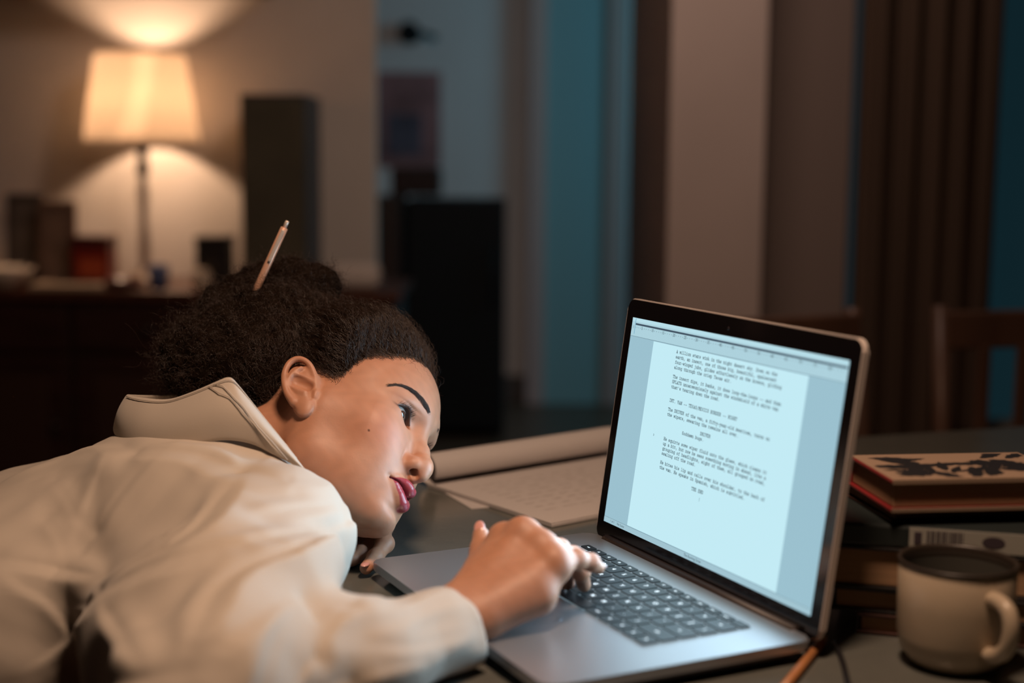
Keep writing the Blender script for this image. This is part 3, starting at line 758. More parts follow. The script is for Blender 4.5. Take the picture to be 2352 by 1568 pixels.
def head_sdf(p):
    q = p.copy(); q[:, 1] = np.abs(q[:, 1])
    d = ell(q, (.004, 0, .045), (.092, .0715, .083))
    d = smin(d, ell(q, (.043, 0, .045), (.0515, .054, .052)), .022)                   # forehead
    d = smin(d, ell(q, (.054, 0, -.030), (.044, .043, .062)), .022)
    d = smin(d, ell(q, (.046, .029, -.028), (.041, .0270, .046)), .022)               # cheek
    d = smin(d, rc(q, (.010, .043, -.046), (.074, .011, -.0775), .0165, .0125), .034)  # jaw
    d = smin(d, rc(q, (-.002, .054, -.010), (.008, .0435, -.044), .015, .016), .034)
    d = smin(d, rc(q, (.060, .041, -.001), (.016, .055, .000), .0125, .010), .036)    # cheekbone
    d = smin(d, rc(q, (.0860, 0, -.0805), (.082, .007, -.0800), .0128), .014)          # chin
    d = smin(d, rc(q, (.087, .006, .0360), (.066, .041, .0400), .0115, .0095), .016)   # brow ridge
    d = smin(d, ell(q, (.0755, .0, -.055), (.0250, .0265, .021)), .012)                # muzzle
    # eye socket and eyelids
    d = d + gauss(q, (.090, .0245, .0190), (.018, .0125, .0105), .0060) + gauss(q, (.094, .012, .018), (.012, .006, .011), .0025)
    lid = ln(q - EYE) - (ER + .0016)
    d = smin(d, lid, .0065)
    d = smin(d, rc(q, (.0735, .0400, .0200), (.0690, .0455, .0215), .0068, .0060), .006)
    d = d - gauss(q, (.083, .035, .0330), (.012, .013, .0050), .0018)
    d = d + gauss(q, (.084, .031, .0298), (.012, .014, .0013), .0009)
    # nose
    d = smin(d, chain(q, [A_(.0900, 0, .0280), A_(.0925, 0, .0120), A_(.1005, 0, -.0020), A_(.1075, 0, -.0165)], [.0075, .0073, .0080, .0095], .006), .010)
    d = smin(d, ln(q - A_(.1078, 0, -.0225)) - .0112, .008)
    d = smin(d, ell(q, (.0982, .0122, -.0232), (.0115, .0062, .0072)), .0060)
    d = smin(d, rc(q, (.104, 0, -.0345), (.1118, 0, -.0305), .0042), .006)
    d = d + gauss(q, (.0935, .0200, -.021), (.008, .0030, .008), .0016)
    nos = rc(q, (.1080, .0066, -.0350), (.1010, .0088, -.0225), .0036, .0044)
    d = smax(d, -nos, .002)
    # philtrum, lips
    d = smin(d, chain(q, *LIPS_UD, 0), .0040)
    d = smin(d, chain(q, *LIPS_LD, 0), .0040)
    d = d + gauss(q, (.109, 0, -.0405), (.010, .0026, .006), .0010)
    zu, zc, zl = lip_edges(q[:, 1])
    inm = (q[:, 0] > .080) & (q[:, 1] < .0255)
    d = d + inm * .0034 * np.exp(-((q[:, 2] - zc) / .0010) ** 2) + inm * .0005 * np.exp(-((q[:, 2] - zu - .0007) / .0009) ** 2)
    d = d + gauss(q, (.089, .0265, -.0500), (.008, .0035, .004), .0016)
    d = d + gauss(q, (.100, 0, -.0765), (.012, .020, .0045), .0022)
    # eye opening down to the eyeball
    yu, yl = lid_edges(q[:, 1])
    a = np.maximum(q[:, 2] - yu, yl - q[:, 2]); a = np.maximum(a, np.maximum(q[:, 1] - .0445, .0168 - q[:, 1]))
    cut = np.maximum(a, np.maximum((ER - .0004) - ln(q - EYE), .066 - q[:, 0]))
    d = smax(d, -cut, .0012)
    # far brow and socket a little fuller
    d = smin(d, rc(p, (.085, .020, .0400), (.079, .040, .0410), .0105), .012)
    # ears
    q0 = q; q = q - A_(0, .0035, 0)
    ear = ell(q, (-.012, .0745, .012), (.0165, .0055, .0270), EROT)
    ear = smin(ear, ell(q, (.0035, .0738, -.0150), (.0090, .0046, .0100)), .008)
    ear = smin(ear, ell(q, (-.004, .068, .007), (.013, .008, .022)), .01)
    ear = ear + gauss(q, (-.0105, .083, .0265), (.0085, .012, .0070), .0019)
    ear = smin(ear, ell(q, (-.0130, .0765, .0240), (.0095, .0040, .0095)), .003)
    ear = smin(ear, chain(q, *EAR_HD, 0), .0030)
    ear = smin(ear, chain(q, *EAR_AD, 0), .0035)
    ear = smin(ear, rc(q, (-.0165, .0815, .0190), (-.003, .0765, .0175), .0022, .0016), .003)
    ear = smax(ear, -rc(q, (-.0125, .0835, .0105), (-.0015, .0795, .0085), .0066, .0060), .003)
    ear = smin(ear, rc(q, (.0085, .0745, .0040), (.0088, .0745, -.0005), .0032, .0028), .003)
    ear = smax(ear, -rc(q, (.0040, .0800, .0030), (.0075, .0785, -.0045), .0028, .0020), .002)
    q = q0
    d = smin(d, ear, .0022)
    return d

# ---- trunk, arms, hands in room coordinates
SHR, ELR, WRR = A_(-.210, 1.225, .805), A_(-.205, .915, .784), atY(1060, 1412, 1.092).astype(f32)
SHL, ELL_, WRL = A_(-.275, 1.540, .815), A_(-.235, 1.640, .785), A_(-.176, 1.425, .780)
NK0, NK1 = A_(-.210, 1.385, .858), A_(-.335, 1.372, .838)
def Y_(*q): return atY(*q).astype(f32)
def Z_(*q): return atZ(*q).astype(f32)
RH = dict(
    I=[Y_(1160, 1240, 1.160), Y_(1235, 1258, 1.200), Y_(1272, 1290, 1.215), Z_(1282, 1330, .7768)],
    M=[Y_(1203, 1228, 1.148), Y_(1285, 1262, 1.182), Y_(1300, 1305, 1.193), Z_(1303, 1338, .7772)],
    R=[Y_(1245, 1258, 1.136), Y_(1316, 1278, 1.168), Y_(1334, 1312, 1.178), Z_(1341, 1343, .7772)],
    P=[Y_(1274, 1292, 1.122), Y_(1326, 1284, 1.138), Y_(1357, 1291, 1.147), Y_(1374, 1303, 1.154)],
    T=[Y_(1090, 1380, 1.110), Y_(1094, 1310, 1.150), Y_(1104, 1262, 1.172), Y_(1104, 1226, 1.185)])
RHR = dict(I=[.0105, .0083, .0074, .0062], M=[.0108, .0085, .0076, .0064], R=[.0102, .0080, .0072, .0061], P=[.0098, .0074, .0065, .0055], T=[.0125, .0100, .0086, .0068])
LH_ = dict(
    I=[Y_(872, 1205, 1.392), Y_(884, 1248, 1.356), Y_(862, 1280, 1.334), Z_(841, 1304, .7590)],
    M=[Y_(850, 1205, 1.405), Y_(850, 1255, 1.378), Z_(828, 1272, .7600), Z_(812, 1284, .7590)],
    R=[Y_(828, 1205, 1.415), Y_(828, 1245, 1.395), Z_(806, 1258, .7600), Z_(790, 1266, .7590)],
    P=[Y_(808, 1208, 1.420), Y_(806, 1240, 1.405), Z_(788, 1248, .7600), Z_(774, 1254, .7590)],
    T=[A_(-.178, 1.395, .772), A_(-.172, 1.362, .766), A_(-.166, 1.342, .762), A_(-.160, 1.328, .759)])
def hand_sdf(p, H, HR, wr, ax, pal):
    # ax: across the wrist, from little finger side to thumb side
    d = rc(p, wr - ax * .012, wr + ax * .012, .0165)
    for k, wgt in (('I', .011), ('M', .003), ('R', -.005), ('P', -.012)):
        d = smin(d, rc(p, wr + ax * wgt, H[k][0], .0135, HR[k][0] + .0015), .013)
    for u_, v_ in (('I', 'M'), ('M', 'R'), ('R', 'P')):
        d = smin(d, rc(p, H[u_][0] + pal, H[v_][0] + pal, .0098), .010)
    if H is RH: d = smin(d, rc(p, Y_(1125, 1412, 1.090), Y_(1232, 1368, 1.108), .0150, .0170), .016)     # heel of the hand
    d = smin(d, chain(p, H['T'], HR['T'], .005), .016)
    fg = None
    for k in 'IMRP':
        e = chain(p, H[k], HR[k], .0035)
        for j in (1, 2): e = smin(e, ln(p - H[k][j]) - HR[k][j] * 1.06, .004)
        fg = e if fg is None else smin(fg, e, .0015)
        d = smin(d, ln(p - H[k][0] + pal * .5) - HR[k][0] * 1.0, .010)
    return smin(d, fg, .0075)
axR = (RH['I'][0] - RH['P'][0]); axR = axR / np.linalg.norm(axR)
axL = A_(-.35, -.9, .1); axL = axL / np.linalg.norm(axL)
def arms_sdf(p):
    d = chain(p, [SHR, ELR], [.042, .033], .01)
    d = smin(d, chain(p, [ELR, ELR * .45 + WRR * .55 + A_(0, 0, .002), WRR], [.029, .025, .0208], .01), .02)
    e = chain(p, [SHL, ELL_], [.046, .032], .01)
    e = smin(e, chain(p, [ELL_, ELL_ * .5 + WRL * .5, WRL], [.032, .028, .0205], .01), .02)
    return smin(d, e, .01)
def trunk_sdf(p):
    d = rc(p, NK0, NK1, .048, .050)
    d = smin(d, rc(p, A_(-.345, 1.37, .800), A_(-.75, 1.40, .60), .045, .085), .05)
    d = smin(d, rc(p, A_(-.335, 1.32, .775), A_(-.74, 1.34, .58), .045, .085), .05)
    d = smin(d, rc(p, A_(-.345, 1.47, .765), A_(-.74, 1.47, .58), .045, .085), .05)
    d = smin(d, rc(p, A_(-.335, 1.32, .785), SHR, .040, .040), .04)
    d = smin(d, rc(p, A_(-.345, 1.47, .78), SHL, .040, .040), .04)
    return d
def body_sdf(p):
    d = smin(trunk_sdf(p), arms_sdf(p), .03)
    q = to_head(p)
    m_ = (np.abs(q - A_(.015, 0, .012)) < A_(.135, .12, .15)).all(1)
    if m_.any():
        h = d[m_]; hd_ = head_sdf(q[m_]) * HS
        d[m_] = smin(h, hd_, .016)
    for H, HR, wr, ax, pal in ((RH, RHR, WRR, axR, A_(0.003, -.001, -.006)), (LH_, RHR, WRL, axL, A_(-.004, 0, -.004))):
        allp = np.concatenate([np.stack(H[k]) for k in H])
        lo, hi = allp.min(0) - .05, allp.max(0) + .05
        m_ = ((p > lo) & (p < hi)).all(1)
        if m_.any():
            d[m_] = smin(d[m_], hand_sdf(p[m_], H, HR, wr, ax, pal), .010)
    return d
body_fn = chunked(body_sdf)
def sss_skin():
    M = bpy.data.materials.new('skin'); M.use_nodes = True; nt = M.node_tree; b = nt.nodes['Principled BSDF']
    at_ = nt.nodes.new('ShaderNodeVertexColor'); at_.layer_name = 'col'
    nz = nt.nodes.new('ShaderNodeTexNoise'); nz.inputs['Scale'].default_value = 420; nz.inputs['Detail'].default_value = 3
    tc = nt.nodes.new('ShaderNodeTexCoord'); nt.links.new(tc.outputs['Object'], nz.inputs['Vector'])
    bp = nt.nodes.new('ShaderNodeBump'); bp.inputs['Strength'].default_value = .12; bp.inputs['Distance'].default_value = .0006
    nt.links.new(nz.outputs[0], bp.inputs['Height']); nt.links.new(bp.outputs[0], b.inputs['Normal'])
    nt.links.new(at_.outputs[0], b.inputs['Base Color'])
    mr = nt.nodes.new('ShaderNodeMapRange'); mr.inputs['To Min'].default_value = .50; mr.inputs['To Max'].default_value = .20
    nt.links.new(at_.outputs['Alpha'], mr.inputs['Value']); nt.links.new(mr.outputs[0], b.inputs['Roughness']); b.inputs['Specular IOR Level'].default_value = .40
    b.inputs['Subsurface Weight'].default_value = .25; b.inputs['Subsurface Radius'].default_value = (1, .35, .2); b.inputs['Subsurface Scale'].default_value = .004
    return M
skin = sss_skin(); BROW = []
def sstep(a, b, x):
    t = np.clip((x - a) / (b - a), 0, 1); return t * t * (3 - 2 * t)
def skin_colors(v):
    n = len(v); c = np.tile(np.array([.45, .220, .135]), (n, 1))
    rs = np.random.RandomState(1)
    q = to_head(v.astype(f32)); ay = q.copy(); ay[:, 1] = np.abs(ay[:, 1])
    head = (np.abs(q - A_(.015, 0, .012)) < A_(.125, .10, .14)).all(1)
    def mix(w, col):
        nonlocal c
        w = (w * head)[:, None]; c = c * (1 - w) + np.array(col) * w
    mix(np.exp(-(((ay - A_(.078, .042, -.012)) / A_(.03, .022, .02)) ** 2).sum(1)) * .35, (.56, .20, .14))
    # lips
    zu, zc, zl = lip_edges(ay[:, 1])
    inl = (q[:, 0] > .080) & (ay[:, 1] < .0246)
    mix(inl * sstep(-.0006, .0006, zu - q[:, 2]) * sstep(-.0006, .0006, q[:, 2] - zl), (.31, .052, .068))
    mix(inl * np.exp(-((q[:, 2] - zc) / .0009) ** 2) * .8, (.09, .012, .018))  # shade of the mouth crease put into the lip colour
    # eye shadow on the lid and socket
    yu, yl = lid_edges(ay[:, 1])
    de = ln(ay - EYE)
    mix(np.exp(-((ay[:, 2] - yu - .001) / .0034) ** 2) * np.exp(-((ay[:, 1] - .033) / .012) ** 2) * (q[:, 0] > .06) * .70, (.17, .065, .040))
    mix((1 - sstep(.0008, .0022, np.abs(ay[:, 2] - yu - .0004))) * ((ay[:, 1] > .018) & (ay[:, 1] < .046) & (q[:, 0] > .066)) * .85, (.03, .014, .010))  # liner together with lash shadow, put into the lid colour
    mix((1 - sstep(.0000, .0008, de - ER)) * .9, (.10, .035, .025))  # skin inside the eye opening darkened in colour, as shade
    mix(np.exp(-((ay[:, 2] - .0205 - (ay[:, 1] - .0445) * .25) / .0011) ** 2) * sstep(.0415, .0440, ay[:, 1]) * sstep(.0520, .0460, ay[:, 1]) * (q[:, 0] > .05) * .75, (.05, .02, .014))
    # mole
    mix(1 - sstep(.0008, .0016, ln(q - MOLE)), (.10, .035, .02))
    if len(BROW):
        db = chain(ay * np.array([1, -1, 1], f32), BROW, [.0006, .0010, .0017, .0024, .0029, .0033, .0034, .0022], 0)
        mix((1 - sstep(-.0016, .0010, db)) * .40, (.060, .030, .022))
    # uneven tone
    c *= (1 + .05 * np.sin(q[:, 0] * 310 + 2 * np.sin(q[:, 2] * 240)) * np.sin(q[:, 1] * 280 + q[:, 2] * 190))[:, None]
    # scalp
    mix(hair_mask(q), (.022, .014, .010))
    wet = inl * sstep(-.0006, .0006, zu - q[:, 2]) * sstep(-.0006, .0006, q[:, 2] - zl) * head
    wet = np.maximum(wet, .45 * head * np.exp(-(((ay - A_(.116, 0, -.020)) / A_(.01, .009, .009)) ** 2).sum(1)))
    return np.c_[c, wet]
def hairline(q):
    # > 0 inside the hair; q in the head frame
    x, z = q[:, 0], q[:, 2]
    return .0016 * np.sin(x * 420 + 3 * np.sin(x * 170)) + z - np.interp(x, [-.2, -.070, -.058, -.047, -.038, -.032, -.018, -.003, .010, .022, .027, .034, .041, .060, .074, .085, .12],
                         [-.045, -.030, .004, .028, .042, .048, .046, .034, .028, .030, .038, .052, .062, .070, .088, .096, .10])
def hair_mask(q):
    return sstep(-.005, .011, hairline(q)) * (1 - sstep(.0, .003, np.abs(q[:, 1]) - .0725) * (q[:, 0] > -.036) * (q[:, 0] < .012) * (q[:, 2] < .044))

bv, bq = surface(body_fn, (axis(-.95, (-.30, .007), (-.17, .0017), (-.055, .00095), (.10, .0017)),
                           axis(.93, (1.26, .0017), (1.41, .00095), (1.50, .0017), (1.76, .006)),
                           axis(.45, (.755, .007), (.785, .0016), (.945, .00095), (1.01, .0017))))
bv = project(body_fn, bv, 2)
qh = to_head(bv.astype(f32))
hz = body_fn
def raycast(u, v, fn, t0=.9, t1=1.6):
    d = ray(u, v); d = d / np.linalg.norm(d); P = CAM + d * t0; t = t0
    for _ in range(80):
        s = float(fn(np.array([P], f32))[0]); P = P + d * s * .8; t += s * .8
        if abs(s) < 2e-4 or t > t1: break
    return P
MOLE = to_head(np.array([raycast(847, 988, body_fn)], f32))[0]
bc = [(896, 884.5), (912, 884), (925, 886.5), (940, 893), (955, 904), (968, 918), (979, 934), (986, 949)]
BROW = [to_head(np.array([raycast(*b_, body_fn)], f32))[0].astype(f32) for b_ in bc]
person = tag(mesh_obj('person', bv, bq, skin, None, skin_colors(bv)), 'person in a white shirt resting their head beside the laptop, one hand typing', 'person')

# ---- shirt: a loose shell over trunk and arms, with pulled folds laid on as strokes
CUF = Y_(1012, 1462, 1.072); SLM = Y_(800, 1538, 1.0)
CUL = WRL + (ELL_ - WRL) / np.linalg.norm(ELL_ - WRL) * .045
def table_block(p):
    u_ = (p[:, 0] + .098) * .947 + (p[:, 1] - 1.81) * .32
    return np.maximum(-(u_ + .306), p[:, 2] - .7535)
def shirt_base(p):
    # trunk
    d = rc(p, A_(-.345, 1.385, .795), A_(-.72, 1.415, .630), .074, .122)
    d = smin(d, rc(p, A_(-.330, 1.320, .785), A_(-.70, 1.32, .60), .078, .135), .06)
    d = smin(d, rc(p, A_(-.345, 1.470, .775), A_(-.72, 1.49, .62), .078, .130), .06)
    d = smin(d, rc(p, A_(-.260, 1.345, .835), A_(-.345, 1.385, .800), .058, .070), .04)       # yoke at the neck
    d = smin(d, rc(p, A_(-.45, 1.26, .700), A_(-.80, 1.22, .52), .105, .150), .06)           # loose side of the shirt
    # right shoulder and sleeve
    s = rc(p, A_(-.300, 1.325, .800), A_(-.210, 1.226, .806), .066, .060)
    s = smin(s, rc(p, A_(-.210, 1.226, .806), A_(-.208, 1.06, .795), .060, .055), .03)
    s = smin(s, rc(p, A_(-.208, 1.06, .795), A_(-.205, .915, .776), .054, .056), .03)
    d = smin(d, s, .060)
    d = smin(d, rc(p, A_(-.305, 1.27, .775), A_(-.262, 1.03, .752), .060, .058), .07)       # loose cloth under the arm
    a = (ELR - WRR) / np.linalg.norm(ELR - WRR)
    s = chain(p, [A_(-.205, .915, .776), SLM, CUF, CUF - a * .03], [.055, .044, .0345, .0340], .02)
    s = smax(s, -((p - (CUF - a * .010)) @ a), .004)
    d = smin(d, s, .018)
    # left shoulder and sleeve
    s = rc(p, A_(-.335, 1.47, .80), SHL, .066, .060)
    s = smin(s, rc(p, SHL, ELL_ + A_(0, -.01, .005), .058, .044), .03)
    a = (ELL_ - WRL) / np.linalg.norm(ELL_ - WRL)
    e = rc(p, ELL_ + A_(0, -.01, .005), CUL - a * .03, .042, .031)
    s = smin(s, smax(e, -((p - (CUL - a * .010)) @ a), .004), .03)
    return smin(d, s, .04)
FOLDS = [  # photo points along the crest of a fold, height, width of its upper side, width of its underside; dropped onto the shell itself
    ([(320, 1040), (420, 1040), (500, 1055), (558, 1083)], .017, .009, .042),
    ([(382, 1028), (440, 1008), (506, 993), (570, 1005), (640, 1040), (735, 1092)], .006, .010, .012),
    ([(560, 1082), (500, 1152), (430, 1240), (340, 1292), (262, 1345), (205, 1416), (119, 1502), (20, 1560)], .024, .008, .030),
    ([(770, 1160), (690, 1170), (620, 1180), (530, 1208)], .014, .006, .018),
    ([(725, 1228), (600, 1248), (477, 1268), (385, 1292), (300, 1335), (235, 1385)], .028, .007, .028),
    ([(765, 1235), (668, 1285), (580, 1315), (515, 1349), (462, 1402), (432, 1480), (400, 1580)], .036, .009, .030),
    ([(770, 1395), (660, 1384), (590, 1395), (535, 1425), (480, 1475), (430, 1540)], .024, .007, .022),
    ([(272, 1385), (300, 1450), (330, 1510), (360, 1580)], .018, .010, .022),
    ([(-20, 1278), (90, 1296), (170, 1312), (250, 1330)], .014, .012, .040),
    ([(-20, 1120), (100, 1078), (190, 1046), (285, 1028)], .009, .008, .018),
    ([(135, 1105), (165, 1150), (195, 1200)], .005, .006, .010), ([(235, 1100), (210, 1150), (190, 1205)], .005, .006, .010),
    ([(340, 1075), (275, 1150), (225, 1225)], .007, .006, .014),
    ([(1060, 1365), (980, 1385), (900, 1425), (810, 1445)], .013, .006, .014), ([(1100, 1440), (1000, 1468), (920, 1482), (820, 1470)], .014, .006, .014),
    ([(800, 1405), (755, 1440), (715, 1515)], .013, .006, .014), ([(665, 1430), (620, 1490), (595, 1580)], .013, .006, .016), ([(960, 1510), (880, 1530), (800, 1560)], .011, .007, .014),
    ([(825, 1220), (780, 1290), (725, 1345)], .007, .006, .012), ([(620, 1085), (700, 1118), (790, 1160)], .007, .005, .013),
    ([(110, 1190), (150, 1250), (170, 1310)], .005, .006, .012), ([(60, 1340), (130, 1380), (180, 1440)], .007, .008, .018),
    ([(460, 1185), (420, 1215), (370, 1240)], .005, .005, .010), ([(620, 1340), (560, 1365), (510, 1410)], .006, .005, .010), ([(690, 1310), (640, 1330), (590, 1345)], .005, .005, .009),
]
def raycast_many(uv, fn, t0=.85, t1=1.9):
    d = np.stack([ray(u, v) for u, v in uv]); d /= np.linalg.norm(d, axis=1)[:, None]; t = np.full(len(d), t0)
    for _ in range(90):
        s = fn((CAM + d * t[:, None]).astype(f32)); t += np.where(t < t1, s * .8, 0)
    return CAM + d * t[:, None], t < t1
SEGS = []
for pts_, amp, wu, wd in FOLDS:
    P_, ok = raycast_many(pts_, shirt_base)
    P_ = P_[ok]
    if len(P_) < 2: continue
    P_ = np.array(dense(P_, [0] * len(P_), 3)[0])
    t_ = P_[-1] - P_[0]; s_ = np.cross(t_, -fw); s_ = s_ / np.linalg.norm(s_)
    if s_ @ (np.array([-.35, 0, -1.])) < 0: s_ = -s_
    SEGS.append((P_.astype(f32), amp, wu, wd, s_.astype(f32)))
def shirt_solid(p):
    d = shirt_base(p)
    near = np.abs(d) < .05
    if near.any():
        q = p[near]; add = np.zeros(len(q), f32)
        for P_, amp, wu, wd, s_ in SEGS:
            lo, hi = P_.min(0) - 3.2 * wd, P_.max(0) + 3.2 * wd
            m_ = ((q > lo) & (q < hi)).all(1)
            if not m_.any(): continue
            qq = q[m_]; best = None
            for i in range(len(P_) - 1):
                pa = qq - P_[i]; ba = P_[i + 1] - P_[i]; h = np.clip(pa @ ba / max(float(ba @ ba), 1e-9), 0, 1)
                of = pa - h[:, None] * ba; dd = ln(of); sd = of @ s_
                if best is None: best, bs = dd, sd
                else:
                    w = dd < best; best = np.where(w, dd, best); bs = np.where(w, sd, bs)
            ll = float(np.linalg.norm(P_[1:] - P_[:-1], axis=1).sum()) * .33
            fade = sstep(0, 1, np.minimum(ln(qq - P_[0]), ln(qq - P_[-1])) / ll)
            wid = .85 * wu + (wd - .85 * wu) * sstep(-.003, .006, bs)
            x_ = np.sqrt((best / wid) ** 2 + .03)
            add[m_] += 2.0 * amp * fade * np.exp(-1.3 * x_) * sstep(3.2, 2.4, best / wd)
        # small creases
        w1 = np.sin(q[:, 0] * 55 + 2.2 * np.sin(q[:, 1] * 28) + q[:, 2] * 40) * np.sin(q[:, 1] * 42 + q[:, 2] * 60 + 1.7 * np.sin(q[:, 0] * 35))
        w2 = np.sin(q[:, 0] * 120 + q[:, 1] * 80 + 3 * np.sin(q[:, 2] * 50)) * np.sin(q[:, 2] * 100 - q[:, 1] * 60)
        add += .0012 * w1 + .00035 * w2
        d[near] = d[near] - add
    return d
def shirt_sdf(p):
    d = shirt_solid(p)
    d = smax(d, -table_block(p), .008)
    # open cuffs and the neck opening
    a = (ELR - WRR) / np.linalg.norm(ELR - WRR)
    d = smax(d, -rc(p, CUF - a * .05, CUF + a * .03, .0325, .0260), .003)
    d = smax(d, -rc(p, NK0 + (NK0 - NK1) * .3, NK1 * .35 + NK0 * .65, .0600, .0560), .008)
    return d
shirt_fn = chunked(shirt_sdf)
sv, sq = surface(shirt_fn, (axis(-.98, (-.62, .012), (-.42, .0055), (.01, .0030)), axis(.82, (1.46, .0030), (1.72, .009)), axis(.42, (.66, .009), (.95, .0028))), slack=3.)
sv = project(shirt_fn, sv, 2)
def relax(v, q, it=2, w=.5):
    for _ in range(it):
        s = np.zeros_like(v); n = np.zeros(len(v))
        for i in range(4):
            for j in (1, 3):
                np.add.at(s, q[:, i], v[q[:, (i + j) % 4]]); np.add.at(n, q[:, i], 1)
        m_ = n > 0; v = v.copy(); v[m_] += w * (s[m_] / n[m_, None] - v[m_])
    return v
sv = relax(sv, sq, 1, .4)
SH = bpy.data.materials.new('white_cotton'); SH.use_nodes = True
nt = SH.node_tree; b = nt.nodes['Principled BSDF']; b.inputs['Base Color'].default_value = (.52, .455, .385, 1); b.inputs['Roughness'].default_value = .85
b.inputs['Sheen Weight'].default_value = .15; b.inputs['Specular IOR Level'].default_value = .25
tc = nt.nodes.new('ShaderNodeTexCoord'); wv = nt.nodes.new('ShaderNodeTexNoise'); wv.inputs['Scale'].default_value = 900; wv.inputs['Detail'].default_value = 3
bp = nt.nodes.new('ShaderNodeBump'); bp.inputs['Strength'].default_value = .10; bp.inputs['Distance'].default_value = .0006
nt.links.new(tc.outputs['Object'], wv.inputs['Vector']); nt.links.new(wv.outputs[0], bp.inputs['Height']); nt.links.new(bp.outputs[0], b.inputs['Normal'])
shirt = mesh_obj('shirt', sv, sq, SH, person)
shirt['label'] = 'loose white cotton shirt with rumpled sleeves'

# collar: a folded band standing off the neck
CT = [(540, 905, 1.47), (450, 902, 1.475), (370, 906, 1.465), (308, 905, 1.43), (292, 904, 1.395), (325, 910, 1.360), (385, 914, 1.335), (440, 897, 1.322), (492, 875, 1.315), (526, 863, 1.313), (549, 882, 1.310), (604, 952, 1.300), (655, 1016, 1.290), (702, 1078, 1.278)]
CB = [(540, 1010, 1.46), (440, 1000, 1.47), (350, 985, 1.465), (280, 975, 1.43), (258, 990, 1.385), (290, 1036, 1.335), (345, 1044, 1.308), (425, 1030, 1.292), (505, 1012, 1.284), (575, 1020, 1.278), (628, 1046, 1.272), (668, 1066, 1.268), (692, 1082, 1.265), (712, 1092, 1.262)]
NV = 9
grid = []
for k in range(NV):
    t = k / (NV - 1); row = []
    for a_, b_ in zip(CT, CB):
        A0, B0 = atY(*a_), atY(*b_); P_ = A0 * (1 - t) + B0 * t
        row.append(P_ + np.array([0, -1, .35]) * .010 * math.sin(math.pi * t) * (1 if a_[2] < 1.4 else -.5))
    grid.append([np.array(p) for p in spline([Vector(r) for r in row], 4)])
nu = len(grid[0]); V = [p for r_ in grid for p in r_]
F = [(j * nu + i, j * nu + i + 1, (j + 1) * nu + i + 1, (j + 1) * nu + i) for j in range(NV - 1) for i in range(nu - 1)]
col_ = pydata('collar', V, F, SH, shirt, smooth=True)
md = col_.modifiers.new('thick', 'SOLIDIFY'); md.thickness = .0022; md.offset = 1
md = col_.modifiers.new('soft', 'SUBSURF'); md.levels = 1; md.render_levels = 1
def seam(pts, name='collar_seam', parent=None, r=.0007):
    return tube(name, spline([Vector(atY(*p)) for p in pts], 5), r, SH, parent or shirt, n=6)
def on_grid(iu, t):
    g_ = t * (NV - 1); j = min(int(g_), NV - 2); f_ = g_ - j
    return grid[j][iu] * (1 - f_) + grid[j + 1][iu] * f_
for off in (.0, .028):
    i0, i1 = 31, 43
    pts_ = [Vector(on_grid(min(int(i0 + (i1 - i0) * s + off * 60), nu - 1), .06 + .86 * s)) + Vector((0, -.0020, .0005)) for s in np.linspace(0, 1, 10)]
    tube('collar_seam', pts_, .0005, SH, col_, n=6)
tube('collar_stitching', [Vector(on_grid(i, .07)) + Vector((0, -.0020, .0004)) for i in range(17, nu - 2)], .0005, SH, col_, n=5)

# trousers and shoes under the table
def trou(p):
    d = rc(p, A_(-.78, 1.33, .592), A_(-.80, 1.48, .592), .120)
    for y in (1.31, 1.50):
        d = smin(d, rc(p, A_(-.78, y, .565), A_(-.34, y + .01, .555), .088, .066), .05)
        d = smin(d, rc(p, A_(-.34, y + .01, .555), A_(-.40, y + .01, .10), .064, .050), .04)
    return smax(d, p[:, 2] - .67, .01)
tv, tq = surface(chunked(trou), (axis(-.98, (-.22, .011)), axis(1.15, (1.66, .011)), axis(.03, (.70, .011))))
mesh_obj('trousers', tv, tq, mat('dark_trousers', (.02, .02, .025), .8), person)
for y in (1.32, 1.51):
    bm = bmesh.new(); add_box(bm, (-.45, y - .042, 0), (-.20, y + .042, .085), .034, 4)
    from_bm('shoe', bm, mat('dark_shoe', (.015, .013, .012), .4), person, smooth=True)

